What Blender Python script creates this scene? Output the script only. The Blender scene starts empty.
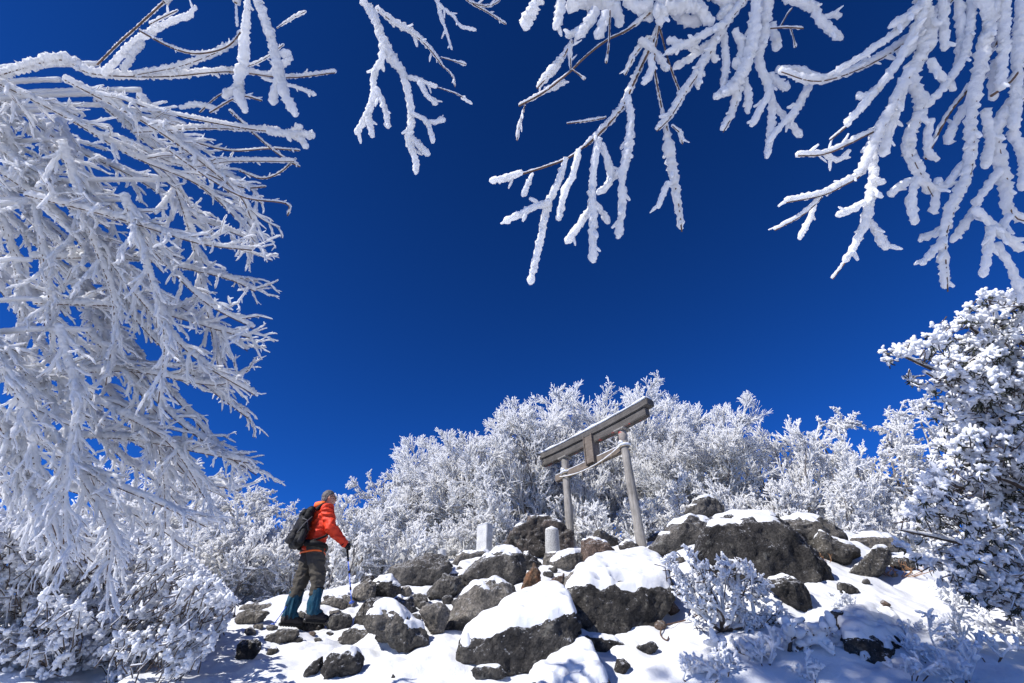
import bpy, bmesh, math
import numpy as np
from mathutils import Vector, Matrix
sc = bpy.context.scene
COL = sc.collection
PI = math.pi

# ------------------------------------------------------------------ camera
F_PX = 465.0
PITCH = math.radians(37.0)
cp, sp_ = math.cos(PITCH), math.sin(PITCH)
def ray(u, v):
    a = (u - 512.0) / F_PX; b = (341.5 - v) / F_PX
    return np.array([a, cp - sp_ * b, sp_ + cp * b])
def at(u, v, Y):                       # point at world depth Y
    d = ray(u, v); return d * (Y / d[1])
def atz(u, v, zc):                     # point at distance zc along the viewing axis
    return ray(u, v) * zc
cam = bpy.data.cameras.new('camera'); cam_o = bpy.data.objects.new('camera', cam); COL.objects.link(cam_o)
cam_o.rotation_euler = (PI / 2 + PITCH, 0, 0)
cam.sensor_width = 36.0; cam.lens = 36.0 * F_PX / 1024.0
cam.clip_start = 0.05; cam.clip_end = 3000
sc.camera = cam_o

# ------------------------------------------------------------------ light
SUN = np.array([-0.62, -0.44, 0.65]); SUN /= np.linalg.norm(SUN)
w = bpy.data.worlds.new('World'); sc.world = w; w.use_nodes = True
nt = w.node_tree; nt.nodes.clear()
sky = nt.nodes.new('ShaderNodeTexSky'); sky.sky_type = 'NISHITA'; sky.sun_disc = False
sky.sun_elevation = math.asin(SUN[2]); sky.sun_rotation = math.atan2(SUN[0], SUN[1])
sky.altitude = 2500; sky.air_density = 1.0; sky.dust_density = 0.0; sky.ozone_density = 5.0
hs = nt.nodes.new('ShaderNodeHueSaturation'); hs.inputs['Saturation'].default_value = 1.0
hs.inputs['Value'].default_value = 1.0
bg = nt.nodes.new('ShaderNodeBackground'); bg.inputs['Strength'].default_value = 0.072
wo = nt.nodes.new('ShaderNodeOutputWorld')
tn = nt.nodes.new('ShaderNodeMix'); tn.data_type = 'RGBA'; tn.blend_type = 'MULTIPLY'; tn.inputs[0].default_value = 1.0; tn.inputs[7].default_value = (0.13, 0.64, 1.58, 1)
nt.links.new(sky.outputs[0], hs.inputs['Color']); nt.links.new(hs.outputs[0], tn.inputs[6])
tcw = nt.nodes.new('ShaderNodeTexCoord'); sxw = nt.nodes.new('ShaderNodeSeparateXYZ'); nt.links.new(tcw.outputs['Generated'], sxw.inputs[0])
mrw = nt.nodes.new('ShaderNodeMapRange'); mrw.inputs['From Min'].default_value = 0.0; mrw.inputs['From Max'].default_value = 1.0; mrw.inputs['To Min'].default_value = 1.12; mrw.inputs['To Max'].default_value = 0.50
nt.links.new(sxw.outputs[2], mrw.inputs['Value']); vsw = nt.nodes.new('ShaderNodeVectorMath'); vsw.operation = 'SCALE'
nt.links.new(tn.outputs[2], vsw.inputs[0]); nt.links.new(mrw.outputs[0], vsw.inputs['Scale']); nt.links.new(vsw.outputs[0], bg.inputs['Color']); nt.links.new(bg.outputs[0], wo.inputs[0])
sl = bpy.data.lights.new('sun', 'SUN'); sl.energy = 4.9; sl.angle = math.radians(0.53); sl.color = (1.0, 0.955, 0.9)
so = bpy.data.objects.new('sun', sl); COL.objects.link(so)
so.rotation_euler = Vector(SUN.tolist()).to_track_quat('Z', 'Y').to_euler(); so.location = (-20, -10, 25)
sc.view_settings.view_transform = 'Standard'; sc.view_settings.look = 'None'
sc.view_settings.exposure = 0.42; sc.view_settings.gamma = 1.0; sc.view_settings.use_curve_mapping = False
sc.cycles.max_bounces = 8; sc.cycles.diffuse_bounces = 7; sc.cycles.transmission_bounces = 4

# ------------------------------------------------------------------ noise
def _h(ix, iy, iz, s):
    n = (ix * 374761393 + iy * 668265263 + iz * 2147483647 // 7 + s * 974711) & 0xFFFFFFFF
    n = ((n ^ (n >> 13)) * 1274126177) & 0xFFFFFFFF
    n = (n ^ (n >> 16)) * 2246822519 & 0xFFFFFFFF
    return ((n ^ (n >> 15)) & 0xFFFF) / 32767.5 - 1.0
def vnoise(P, s=0):
    P = np.asarray(P, dtype=np.float64); i = np.floor(P).astype(np.int64); f = P - i; f = f * f * (3 - 2 * f)
    r = 0
    for dx in (0, 1):
        wx = f[..., 0] if dx else 1 - f[..., 0]
        for dy in (0, 1):
            wy = f[..., 1] if dy else 1 - f[..., 1]
            for dz in (0, 1):
                wz = f[..., 2] if dz else 1 - f[..., 2]
                r = r + wx * wy * wz * _h(i[..., 0] + dx, i[..., 1] + dy, i[..., 2] + dz, s)
    return r
def fbm(P, o=4, s=0, g=0.5):
    P = np.asarray(P, dtype=np.float64); r = 0; a = 1
    for k in range(o):
        r = r + a * vnoise(P * 2.03 ** k + 17.3 * k, s + k); a *= g
    return r

# ------------------------------------------------------------------ object helpers
def new_obj(name, me, mat=None, parent=None):
    o = bpy.data.objects.new(name, me); COL.objects.link(o)
    if mat is not None: o.data.materials.append(mat)
    if parent is not None: o.parent = parent
    return o
def tag(o, label=None, cat=None, group=None, kind=None):
    if label: o['label'] = label
    if cat: o['category'] = cat
    if group: o['group'] = group
    if kind: o['kind'] = kind
    return o
def empty(name, loc, rz=0.0):
    o = bpy.data.objects.new(name, None); COL.objects.link(o)
    o.location = tuple(float(c) for c in loc); o.rotation_euler = (0, 0, rz); o.empty_display_size = 0.2
    return o
def mesh_np(name, V, faces, smooth=True):      # faces: list of (n,k) int arrays
    V = np.asarray(V, dtype=np.float32)
    me = bpy.data.meshes.new(name)
    me.vertices.add(len(V)); me.vertices.foreach_set('co', V.ravel())
    faces = [np.asarray(f, dtype=np.int32) for f in faces if len(f)]
    nl = sum(f.size for f in faces); nf = sum(len(f) for f in faces)
    me.loops.add(nl); me.polygons.add(nf)
    me.loops.foreach_set('vertex_index', np.concatenate([f.ravel() for f in faces]))
    tot = np.concatenate([np.full(len(f), f.shape[1], dtype=np.int32) for f in faces])
    st = np.concatenate([[0], np.cumsum(tot)[:-1]]).astype(np.int32)
    me.polygons.foreach_set('loop_start', st)
    if smooth: me.polygons.foreach_set('use_smooth', np.ones(nf, dtype=bool))
    me.update(calc_edges=True); me.validate()
    return me

class TB:                                      # tube batch
    def __init__(s): s.V = []; s.Q = []; s.T = []; s.n = 0
    def add(s, pts, rad, sides=6, seed=0, rough=0.0, freq=60.0):
        pts = np.asarray(pts, dtype=np.float64); rad = np.asarray(rad, dtype=np.float64)
        if pts.ndim == 2: pts = pts[None]; rad = rad[None]
        n, K, _ = pts.shape
        if n == 0: return
        tg = np.empty_like(pts); tg[:, 1:-1] = pts[:, 2:] - pts[:, :-2]; tg[:, 0] = pts[:, 1] - pts[:, 0]; tg[:, -1] = pts[:, -1] - pts[:, -2]
        tg /= np.linalg.norm(tg, axis=2, keepdims=True) + 1e-9
        ref = np.cross(pts[:, -1] - pts[:, 0], np.array([0.31, 0.17, 0.93])); ref += 1e-4
        ref /= np.linalg.norm(ref, axis=1, keepdims=True); ref = ref[:, None]
        A = np.cross(tg, ref); A /= np.linalg.norm(A, axis=2, keepdims=True) + 1e-9
        B = np.cross(tg, A)
        th = np.arange(sides) * 2 * PI / sides
        ring = (A[:, :, None] * np.cos(th)[None, None, :, None] + B[:, :, None] * np.sin(th)[None, None, :, None])
        R = rad[:, :, None, None]
        P = pts[:, :, None] + ring * R
        if rough:
            nz = vnoise(P * freq, seed) + 0.6 * vnoise(P * freq * 2.3, seed + 5)
            P = P + ring * R * rough * nz[..., None]
        V = P.reshape(-1, 3)
        b = s.n + (np.arange(n) * K * sides)[:, None, None] + (np.arange(K - 1) * sides)[None, :, None]
        k = np.arange(sides)[None, None, :]; k2 = (k + 1) % sides
        Q = np.stack([b + k, b + k2, b + sides + k2, b + sides + k], -1).reshape(-1, 4)
        s.V.append(V); s.Q.append(Q)
        nv = s.n + n * K * sides
        tipA = pts[:, 0] - tg[:, 0] * rad[:, :1] * 0.55; tipB = pts[:, -1] + tg[:, -1] * rad[:, -1:] * 0.55
        s.V.append(np.concatenate([tipA, tipB]))
        ia = nv + np.arange(n); ib = ia + n
        k = np.arange(sides)[None]; k2 = (k + 1) % sides
        b0 = (s.n + np.arange(n) * K * sides)[:, None]; b1 = b0 + (K - 1) * sides
        z = np.zeros_like(b0 + k)
        s.T.append(np.stack([b0 + k2, b0 + k, ia[:, None] + z], -1).reshape(-1, 3))
        s.T.append(np.stack([b1 + k, b1 + k2, ib[:, None] + z], -1).reshape(-1, 3))
        s.n = nv + 2 * n
    def build(s, name, mat, parent=None, loc=None):
        V = np.concatenate(s.V)
        if loc is not None: V = V - np.asarray(loc)
        fs = [np.concatenate(s.Q)] + ([np.concatenate(s.T)] if s.T else [])
        return new_obj(name, mesh_np(name, V, fs), mat, parent)

def resample(pts, rad, step):
    pts = np.asarray(pts, float); rad = np.asarray(rad, float)
    # smooth (catmull-rom)
    if len(pts) > 2:
        P = np.vstack([2 * pts[0] - pts[1], pts, 2 * pts[-1] - pts[-2]]); out = []; ro = []
        for i in range(1, len(P) - 2):
            for t in np.linspace(0, 1, 6, endpoint=False):
                p0, p1, p2, p3 = P[i - 1], P[i], P[i + 1], P[i + 2]
                out.append(0.5 * (2 * p1 + (p2 - p0) * t + (2 * p0 - 5 * p1 + 4 * p2 - p3) * t * t + (3 * p1 - p0 - 3 * p2 + p3) * t ** 3))
                ro.append(rad[i - 1] * (1 - t) + rad[i] * t)
        out.append(pts[-1]); ro.append(rad[-1]); pts = np.array(out); rad = np.array(ro)
    d = np.concatenate([[0], np.cumsum(np.linalg.norm(np.diff(pts, axis=0), axis=1))])
    n = max(3, int(d[-1] / step) + 1); t = np.linspace(0, d[-1], n)
    return np.stack([np.interp(t, d, pts[:, k]) for k in range(3)], -1), np.interp(t, d, rad)

def eval_mesh(o, name):                        # bake the modifiers of a temporary object
    dg = bpy.context.evaluated_depsgraph_get(); dg.update()
    me = bpy.data.meshes.new_from_object(o.evaluated_get(dg)); me.name = name
    old = o.data; bpy.data.objects.remove(o); bpy.data.meshes.remove(old)
    return me
def get_co(me):
    a = np.empty(len(me.vertices) * 3, dtype=np.float32); me.vertices.foreach_get('co', a); return a.reshape(-1, 3).astype(float)
def get_no(me):
    a = np.empty(len(me.vertices) * 3, dtype=np.float32); me.vertices.foreach_get('normal', a); return a.reshape(-1, 3).astype(float)
def set_co(me, V):
    me.vertices.foreach_set('co', np.asarray(V, dtype=np.float32).ravel()); me.update()
def shade_smooth(me):
    me.polygons.foreach_set('use_smooth', np.ones(len(me.polygons), dtype=bool))

# ------------------------------------------------------------------ materials
def mat(name):
    m = bpy.data.materials.new(name); m.use_nodes = True
    t = m.node_tree; b = t.nodes['Principled BSDF']
    return m, t, b
def N(t, typ, **kw):
    n = t.nodes.new(typ)
    for k, v in kw.items(): setattr(n, k, v)
    return n
def ramp(t, stops):
    r = t.nodes.new('ShaderNodeValToRGB'); e = r.color_ramp.elements
    while len(e) < len(stops): e.new(0.5)
    for x, (p, c) in zip(e, stops): x.position = p; x.color = (*c, 1) if len(c) == 3 else c
    return r
def noise(t, scale, detail=4, rough=0.5, coord=None):
    n = t.nodes.new('ShaderNodeTexNoise'); n.inputs['Scale'].default_value = scale
    n.inputs['Detail'].default_value = detail; n.inputs['Roughness'].default_value = rough
    if coord is not None: t.links.new(coord, n.inputs['Vector'])
    return n
def bump(t, b, src, strength, dist, chain=None):
    n = t.nodes.new('ShaderNodeBump'); n.inputs['Strength'].default_value = strength; n.inputs['Distance'].default_value = dist
    t.links.new(src, n.inputs['Height'])
    if chain is not None: t.links.new(chain, n.inputs['Normal'])
    if b is not None: t.links.new(n.outputs[0], b.inputs['Normal'])
    return n
def snow_mat(name, col=(0.86, 0.88, 0.91), translucent=0.0, s1=8, s2=120, d1=0.03, d2=0.004):
    m, t, b = mat(name); tc = N(t, 'ShaderNodeTexCoord')
    b.inputs['Base Color'].default_value = (*col, 1); b.inputs['Roughness'].default_value = 0.75
    b.inputs['Specular IOR Level'].default_value = 0.25
    n1 = noise(t, s1, 5, 0.55, tc.outputs['Object']); n2 = noise(t, s2, 3, 0.6, tc.outputs['Object'])
    k = bump(t, None, n1.outputs[0], 0.6, d1); k2 = bump(t, b, n2.outputs[0], 0.7, d2, k.outputs[0])
    if translucent:
        tr = N(t, 'ShaderNodeBsdfTranslucent'); tr.inputs['Color'].default_value = (*col, 1)
        mx = N(t, 'ShaderNodeMixShader'); mx.inputs[0].default_value = translucent
        t.links.new(k2.outputs[0], tr.inputs['Normal'])
        t.links.new(b.outputs[0], mx.inputs[1]); t.links.new(tr.outputs[0], mx.inputs[2])
        t.links.new(mx.outputs[0], t.nodes['Material Output'].inputs['Surface'])
    return m
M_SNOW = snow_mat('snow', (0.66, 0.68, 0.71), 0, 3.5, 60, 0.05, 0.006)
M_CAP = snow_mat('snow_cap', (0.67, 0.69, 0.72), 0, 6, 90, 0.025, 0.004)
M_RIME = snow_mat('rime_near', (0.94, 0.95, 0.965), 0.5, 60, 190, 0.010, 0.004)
M_FROST = snow_mat('rime_far', (0.965, 0.97, 0.975), 0.6, 12, 40, 0.02, 0.01)
M_TUFT = snow_mat('rime_tuft', (0.86, 0.88, 0.92), 0.28, 25, 120, 0.01, 0.004)

def bark_mat(name, c1, c2):
    m, t, b = mat(name); tc = N(t, 'ShaderNodeTexCoord')
    n = noise(t, 22, 5, 0.6, tc.outputs['Object']); r = ramp(t, [(0.3, c1), (0.75, c2)])
    t.links.new(n.outputs[0], r.inputs[0]); t.links.new(r.outputs[0], b.inputs['Base Color'])
    b.inputs['Roughness'].default_value = 0.85; bump(t, b, n.outputs[0], 0.8, 0.01)
    return m
M_BARK = bark_mat('bark', (0.035, 0.026, 0.022), (0.12, 0.09, 0.075))
M_TWIG = bark_mat('twig_bark', (0.05, 0.03, 0.022), (0.16, 0.09, 0.06))

def rock_mat(name, dark, mid, light, frost=0.35, warm=0.0):
    m, t, b = mat(name); tc = N(t, 'ShaderNodeTexCoord'); oi = N(t, 'ShaderNodeObjectInfo')
    ad = N(t, 'ShaderNodeVectorMath', operation='ADD'); sc_ = N(t, 'ShaderNodeVectorMath', operation='SCALE')
    cmb = N(t, 'ShaderNodeCombineXYZ')
    for i in range(3): t.links.new(oi.outputs['Random'], cmb.inputs[i])
    t.links.new(cmb.outputs[0], sc_.inputs[0]); sc_.inputs['Scale'].default_value = 37.0
    t.links.new(tc.outputs['Object'], ad.inputs[0]); t.links.new(sc_.outputs[0], ad.inputs[1]); co = ad.outputs[0]
    n1 = noise(t, 3.2, 8, 0.62, co); r1 = ramp(t, [(0.32, dark), (0.52, mid), (0.72, light)])
    t.links.new(n1.outputs[0], r1.inputs[0])
    n2 = noise(t, 38, 6, 0.7, co); r2 = ramp(t, [(0.35, (0.45, 0.45, 0.45)), (0.5, (0.95, 0.95, 0.95)), (0.68, (1.9, 1.85, 1.75))])
    t.links.new(n2.outputs[0], r2.inputs[0])
    mu = N(t, 'ShaderNodeMix', data_type='RGBA', blend_type='MULTIPLY'); mu.inputs[0].default_value = 1.0
    t.links.new(r1.outputs[0], mu.inputs[6]); t.links.new(r2.outputs[0], mu.inputs[7])
    # pale lichen
    n3 = noise(t, 5.5, 5, 0.65, co); r3 = ramp(t, [(0.60, (0, 0, 0)), (0.66, (1, 1, 1))]); t.links.new(n3.outputs[0], r3.inputs[0])
    ml = N(t, 'ShaderNodeMix', data_type='RGBA'); t.links.new(mu.outputs[2], ml.inputs[6]); ml.inputs[7].default_value = (0.19, 0.185, 0.165, 1)
    mm = N(t, 'ShaderNodeMath', operation='MULTIPLY'); mm.inputs[1].default_value = 0.55; t.links.new(r3.outputs[0], mm.inputs[0]); t.links.new(mm.outputs[0], ml.inputs[0])
    # frost grains caught on the rough faces
    ge = N(t, 'ShaderNodeNewGeometry'); sx = N(t, 'ShaderNodeSeparateXYZ'); t.links.new(ge.outputs['Normal'], sx.inputs[0])
    n4 = noise(t, 26, 4, 0.75, co)
    a1 = N(t, 'ShaderNodeMath', operation='MULTIPLY_ADD'); a1.inputs[1].default_value = 0.22; t.links.new(sx.outputs[2], a1.inputs[0]); t.links.new(n4.outputs[0], a1.inputs[2])
    r4 = ramp(t, [(0.70 - 0.12 * frost, (0, 0, 0)), (0.78 - 0.12 * frost, (1, 1, 1))]); t.links.new(a1.outputs[0], r4.inputs[0])
    mf = N(t, 'ShaderNodeMix', data_type='RGBA'); t.links.new(ml.outputs[2], mf.inputs[6]); mf.inputs[7].default_value = (0.7, 0.72, 0.76, 1)
    m5 = N(t, 'ShaderNodeMath', operation='MULTIPLY'); m5.inputs[1].default_value = frost; t.links.new(r4.outputs[0], m5.inputs[0]); t.links.new(m5.outputs[0], mf.inputs[0])
    t.links.new(mf.outputs[2], b.inputs['Base Color'])
    b.inputs['Roughness'].default_value = 0.85; b.inputs['Specular IOR Level'].default_value = 0.3
    vo = N(t, 'ShaderNodeTexVoronoi', feature='DISTANCE_TO_EDGE'); vo.inputs['Scale'].default_value = 2.2
    nw = noise(t, 2.5, 4, 0.6, co); av = N(t, 'ShaderNodeVectorMath', operation='ADD'); t.links.new(nw.outputs['Color'], av.inputs[0]); t.links.new(co, av.inputs[1]); t.links.new(av.outputs[0], vo.inputs['Vector'])
    rv = ramp(t, [(0.0, (0, 0, 0)), (0.035, (1, 1, 1))]); t.links.new(vo.outputs[0], rv.inputs[0])
    k0 = bump(t, None, rv.outputs[0], 0.5, 0.02)
    k1 = bump(t, None, n1.outputs[0], 0.9, 0.12, k0.outputs[0]); k2 = bump(t, b, n2.outputs[0], 0.8, 0.02, k1.outputs[0])
    return m
M_ROCK = rock_mat('granite', (0.03, 0.029, 0.028), (0.075, 0.071, 0.066), (0.14, 0.13, 0.118), 0.35)
M_ROCK_L = rock_mat('granite_pale', (0.06, 0.056, 0.05), (0.13, 0.12, 0.108), (0.21, 0.195, 0.17), 0.3)
M_ROCK_D = rock_mat('granite_dark', (0.014, 0.0135, 0.014), (0.038, 0.036, 0.035), (0.085, 0.08, 0.072), 0.4)
M_ROCK_B = rock_mat('granite_brown', (0.05, 0.034, 0.027), (0.11, 0.08, 0.065), (0.19, 0.15, 0.12), 0.3)
M_ROCK_O = rock_mat('granite_rusty', (0.05, 0.038, 0.03), (0.10, 0.065, 0.042), (0.30, 0.13, 0.06), 0.2)

# ------------------------------------------------------------------ terrain
cu = [(-400, 600, 9.0), (0, 604, 9.5), (100, 603, 9.8), (240, 604, 10.0), (300, 592, 10.3), (360, 584, 10.6), (420, 570, 11.2), (470, 560, 11.6), (520, 552, 12.0), (575, 548, 12.2),
      (640, 545, 11.6), (700, 518, 11.0), (760, 518, 10.6), (850, 532, 10.3), (900, 549, 10.2), (960, 560, 10.2), (1024, 572, 10.2), (1400, 600, 10.0)]
CT = []; CY = []; CZ = []
for u, v, y in cu:
    p = at(u, v, y); CT.append(p[0] / p[1]); CY.append(y); CZ.append(p[2])
CT = np.array(CT); CY = np.array(CY); CZ = np.array(CZ)
def ground_base(x, y):
    x = np.asarray(x, float); y = np.asarray(y, float)
    t = x / np.maximum(y, 3.0)
    yc = np.interp(t, CT, CY); zc = np.interp(t, CT, CZ)
    z5 = 0.03 + 0.0 * t
    z = np.where(y < 5, -1.55 + (z5 + 1.55) * np.clip(y, -4, 5) / 5.0, 0)
    s = np.clip((y - 5) / (yc - 5), 0, 1)
    z = np.where((y >= 5) & (y <= yc), z5 + (zc - z5) * (s + 0.10 * np.sin(PI * s) * 0), z)
    over = y - yc
    z = np.where(y > yc, zc - 0.02 * over - 0.0022 * np.clip(over, 0, 60) ** 2, z)
    far = np.maximum(np.abs(x) - 14, 0); z = z - 0.12 * far * np.exp(-far / 120) - 0.05 * np.maximum(-y - 4, 0)
    return z
BUMPS = [(np.array([-2.78, 7.1]), 0.33, -0.09), (atz(870, 640, 4.6), 0.9, 0.10), (at(690, 655, 5.4), 0.8, 0.10), (at(960, 640, 5.6), 1.0, 0.12)]
def ground(x, y):
    x = np.asarray(x, float); y = np.asarray(y, float); z = ground_base(x, y)
    P = np.stack([x, y, 0 * x], -1)
    z = z + 0.085 * fbm(P * 0.9, 3, 3) + 0.05 * fbm(P * 2.6, 3, 9)
    z = z + 0.018 * fbm(P * 8.0, 2, 21)
    z = z + 0.045 * fbm(P * np.array([5.5, 5.5, 1]) , 2, 33) * np.exp(-((x + 2.0 + 0.25 * (y - 5)) ** 2) / 1.3) * np.exp(-((y - 5.6) / 1.6) ** 2)
    for c, r, h in BUMPS: z = z + h * np.exp(-((x - c[0]) ** 2 + (y - c[1]) ** 2) / (r * r))
    return z
_ys = np.arange(2.5, 16, 0.01)
def hit(u, v, fallback=True):
    d = ray(u, v); x = d[0] / d[1] * _ys; z = d[2] / d[1] * _ys
    g = ground(x, _ys); k = np.nonzero(z <= g)[0]
    if len(k): Y = _ys[k[0]]
    else: Y = float(np.interp(d[0] / d[1], CT, CY)) + 0.1
    p = at(u, v, Y); return p, len(k) > 0
def axis(lo, hi, flo, fhi, fine, g=1.18):
    a = list(np.arange(flo, fhi, fine)); st = fine; x = flo; L = []
    while x > lo: st *= g; x -= st; L.append(x)
    R = []; st = fine; x = a[-1]
    while x < hi: st *= g; x += st; R.append(x)
    return np.array(L[::-1] + a + R)
gx = axis(-160, 160, -7.5, 12.5, 0.035); gy = axis(-50, 260, 3.2, 13.0, 0.035)
X, Yg = np.meshgrid(gx, gy); Z = ground(X, Yg)
V = np.stack([X, Yg, Z], -1).reshape(-1, 3); nx, ny = len(gx), len(gy)
i = (np.arange(ny - 1)[:, None] * nx + np.arange(nx - 1)[None]).ravel()
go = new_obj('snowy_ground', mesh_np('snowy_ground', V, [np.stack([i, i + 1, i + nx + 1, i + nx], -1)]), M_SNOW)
tag(go, kind='structure')
# ------------------------------------------------------------------ rocks
rngR = np.random.default_rng(11)
GR = 'granite boulders on the summit slope'
ROCKN = [0]
def unit1(a): return a / np.linalg.norm(a)
def rock(label, pts, snow=0.5, m=None, th=None, dY=0.0, thick=0.032, thr=0.65, name='boulder', cat='boulder', bias=(0, 0), amp_k=1.0):
    ROCKN[0] += 1; k = ROCKN[0]; m = m or M_ROCK
    P2 = [(p[0], p[1], p[2] if len(p) > 2 else 0.0) for p in pts]; expl = any(len(p) > 2 for p in pts)
    _cu = sum(p[0] for p in P2) / len(P2); _cv = sum(p[1] for p in P2) / len(P2)
    P2 = [(_cu + (p[0] - _cu) * 1.11, _cv + (p[1] - _cv) * 1.11, p[2]) for p in P2]
    us = np.array([p[0] for p in P2]); vs = np.array([p[1] for p in P2]); cu_, cv_ = us.mean(), vs.mean()
    lowu = us[vs > vs.max() - 0.35 * (vs.max() - vs.min())].mean()
    p0, _ = hit(lowu, vs.max() - 0.10 * (vs.max() - vs.min()) - 0.5); Y = p0[1] + dY
    zc = Y / ray(cu_, cv_)[1]
    wm = (us.max() - us.min()) / F_PX * zc; hm = (vs.max() - vs.min()) / F_PX * zc
    if th is None: th = 0.85 * min(wm, hm * 1.3)
    if not expl: Y -= 0.10 * th
    H = []
    for u, v, d in P2:
        if expl:
            H.append(at(u, v, Y + d))
            if d < 0.05:
                H.append(at(u, v, Y + max(th, 0.2)))
            H.append(at(cu_ + (u - cu_) * 0.8, cv_ + (v - cv_) * 0.8, Y + d + th))
        else:
            H.append(at(u, v, Y + 0.22 * th))
            j = rngR.uniform(0.5, 0.78); H.append(at(cu_ + (u - cu_) * j, cv_ + (v - cv_) * j - 0.02 * hm, Y - 0.02 * th * rngR.uniform(0, 2)))
            H.append(at(cu_ + (u - cu_) * 0.88, cv_ + (v - cv_) * 0.88, Y + 0.7 * th)); H.append(at(cu_ + (u - cu_) * 0.6, cv_ + (v - cv_) * 0.6, Y + th))
    H = np.array(H); c = H.mean(0); base = np.array([c[0], c[1], H[:, 2].min()])
    bm = bmesh.new()
    for p in H: bm.verts.new(tuple(p - base))
    def hull():
        bmesh.ops.convex_hull(bm, input=bm.verts[:])
        for v in [v for v in bm.verts if not v.link_faces]: bm.verts.remove(v)
    hull(); Hc = H.mean(0) - base
    for _ in range(6 if expl else 15):                      # chip off corners: flat fracture faces
        a_ = unit1(rngR.normal(size=3)); co = np.array([list(v.co) for v in bm.verts]) - Hc
        su = (co @ a_).max() * (rngR.uniform(0.90, 0.97) if expl else rngR.uniform(0.78, 0.94))
        bmesh.ops.bisect_plane(bm, geom=bm.verts[:] + bm.edges[:] + bm.faces[:], plane_co=tuple(Hc + a_ * su), plane_no=tuple(a_), clear_outer=True)
        for f_ in bm.faces[:]: bm.faces.remove(f_)
        hull()
    me = bpy.data.meshes.new('tmp'); bm.to_mesh(me); bm.free()
    o = new_obj('tmp', me); size = max(wm, hm)
    r = o.modifiers.new('r', 'REMESH'); r.mode = 'VOXEL'; r.voxel_size = float(max(0.011, size / 56))
    s = o.modifiers.new('s', 'SMOOTH'); s.factor = 0.5; s.iterations = 1; s.factor = 0.3
    me = eval_mesh(o, name)
    V = get_co(me); Nn = get_no(me); q = (V + base)
    amp = 0.060 * amp_k * size ** 0.8
    f = 2.1 / size ** 0.7
    rid = 1 - np.abs(fbm(q * f * 1.3 + k * 3.1, 2, 5 + k)) * 2
    d = amp * (0.20 * fbm(q * f + k, 3, k) + 0.25 * rid - 0.15) + 0.42 * amp * fbm(q * f * 4.5, 4, 77, 0.6)
    # step-like fracture planes
    a = rngR.normal(size=3); a /= np.linalg.norm(a); st = q @ a * f * 2.2 + 0.5 * fbm(q * f, 2, 40 + k)
    saw = st - np.floor(st); d = d + 0.16 * amp * (np.clip(saw / 0.85, 0, 1) - np.clip((saw - 0.85) / 0.15, 0, 1) - 0.5)
    a2 = unit1(np.cross(a, rngR.normal(size=3))); st = q @ a2 * f * 1.5 + 0.35 * fbm(q * f * 1.5, 2, 90 + k); saw = st - np.floor(st)
    d = d + 0.10 * amp * (np.clip(saw / 0.9, 0, 1) - np.clip((saw - 0.9) / 0.1, 0, 1) - 0.5)
    V2 = V + Nn * d[:, None]; set_co(me, V2); shade_smooth(me)
    ob = new_obj(name, me, m); ob.location = tuple(base); tag(ob, label, cat, GR)
    if snow > 0.16:
        Nn = get_no(me); q = V2 + base
        # relax normals over neighbours
        ne = len(me.edges); E = np.empty(ne * 2, dtype=np.int32); me.edges.foreach_get('vertices', E); E = E.reshape(-1, 2)
        Ns = Nn.copy(); ts = None
        def relax(A, it):
            for _ in range(it):
                S = A.copy(); c_ = np.ones(len(A))
                np.add.at(S, E[:, 0], A[E[:, 1]]); np.add.at(S, E[:, 1], A[E[:, 0]])
                np.add.at(c_, E[:, 0], 1); np.add.at(c_, E[:, 1], 1)
                A = S / (c_[:, None] if A.ndim == 2 else c_)
            return A
        Ns = relax(Nn, 3); nzv = Ns[:, 2] / (np.linalg.norm(Ns, axis=1) + 1e-9)
        zz = (V2[:, 2] - V2[:, 2].min()) / (np.ptp(V2[:, 2]) + 1e-9)
        thr_ = thr + 0.19 + 0.34 * (0.5 - snow)
        val = nzv - thr_ + 0.13 * fbm(q * 3.2 + 5, 3, 60 + k) + 0.10 * fbm(q * 13, 3, 8) + 0.15 * (zz - 0.55) + bias[0] * (q[:, 0] - base[0]) / size
        T = thick * np.clip(size / 0.7, 0.45, 1.7)
        t = np.clip(val / 0.22, -0.6, 1.0); t = relax(t, 2)
        t = np.where(t > 0, T * np.sqrt(np.clip(t, 0, 1)) * (1 + 0.25 * fbm(q * 4, 2, 4)), t * 0.03)
        V3 = V2 + np.array([0, 0, 1.0]) * t[:, None] + Ns * (t * 0.25)[:, None]
        V3s = relax(V3, 7); wgt = np.clip(t / (0.5 * T), 0, 1)[:, None]; V3 = V3 * (1 - wgt) + (V3s + np.array([0, 0, 0.25 * T]) * wgt) * wgt
        keep = t > -0.004
        bm = bmesh.new(); bm.from_mesh(me); bm.verts.ensure_lookup_table()
        for v in bm.verts: v.co = V3[v.index]
        kill = [f_ for f_ in bm.faces if not any(keep[v.index] for v in f_.verts)]
        if len(kill) < len(bm.faces):
            bmesh.ops.delete(bm, geom=kill, context='FACES')
            # drop crumbs: islands under 60 faces
            seen = set(); crumbs = []
            for f0 in bm.faces:
                if f0 in seen: continue
                isl = [f0]; seen.add(f0)
                for ff in isl:
                    for e_ in ff.edges:
                        for g_ in e_.link_faces:
                            if g_ not in seen: seen.add(g_); isl.append(g_)
                if len(isl) < 60: crumbs += isl
            if crumbs: bmesh.ops.delete(bm, geom=crumbs, context='FACES')
            if len(bm.faces) > 20:
                mc = bpy.data.meshes.new('snow_cap'); bm.to_mesh(mc); mc.materials.clear()
                new_obj('snow_cap', mc, M_CAP, ob)
        bm.free()
    return ob
L, D, B_, O = M_ROCK_L, M_ROCK_D, M_ROCK_B, M_ROCK_O
R_ = rock
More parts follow.
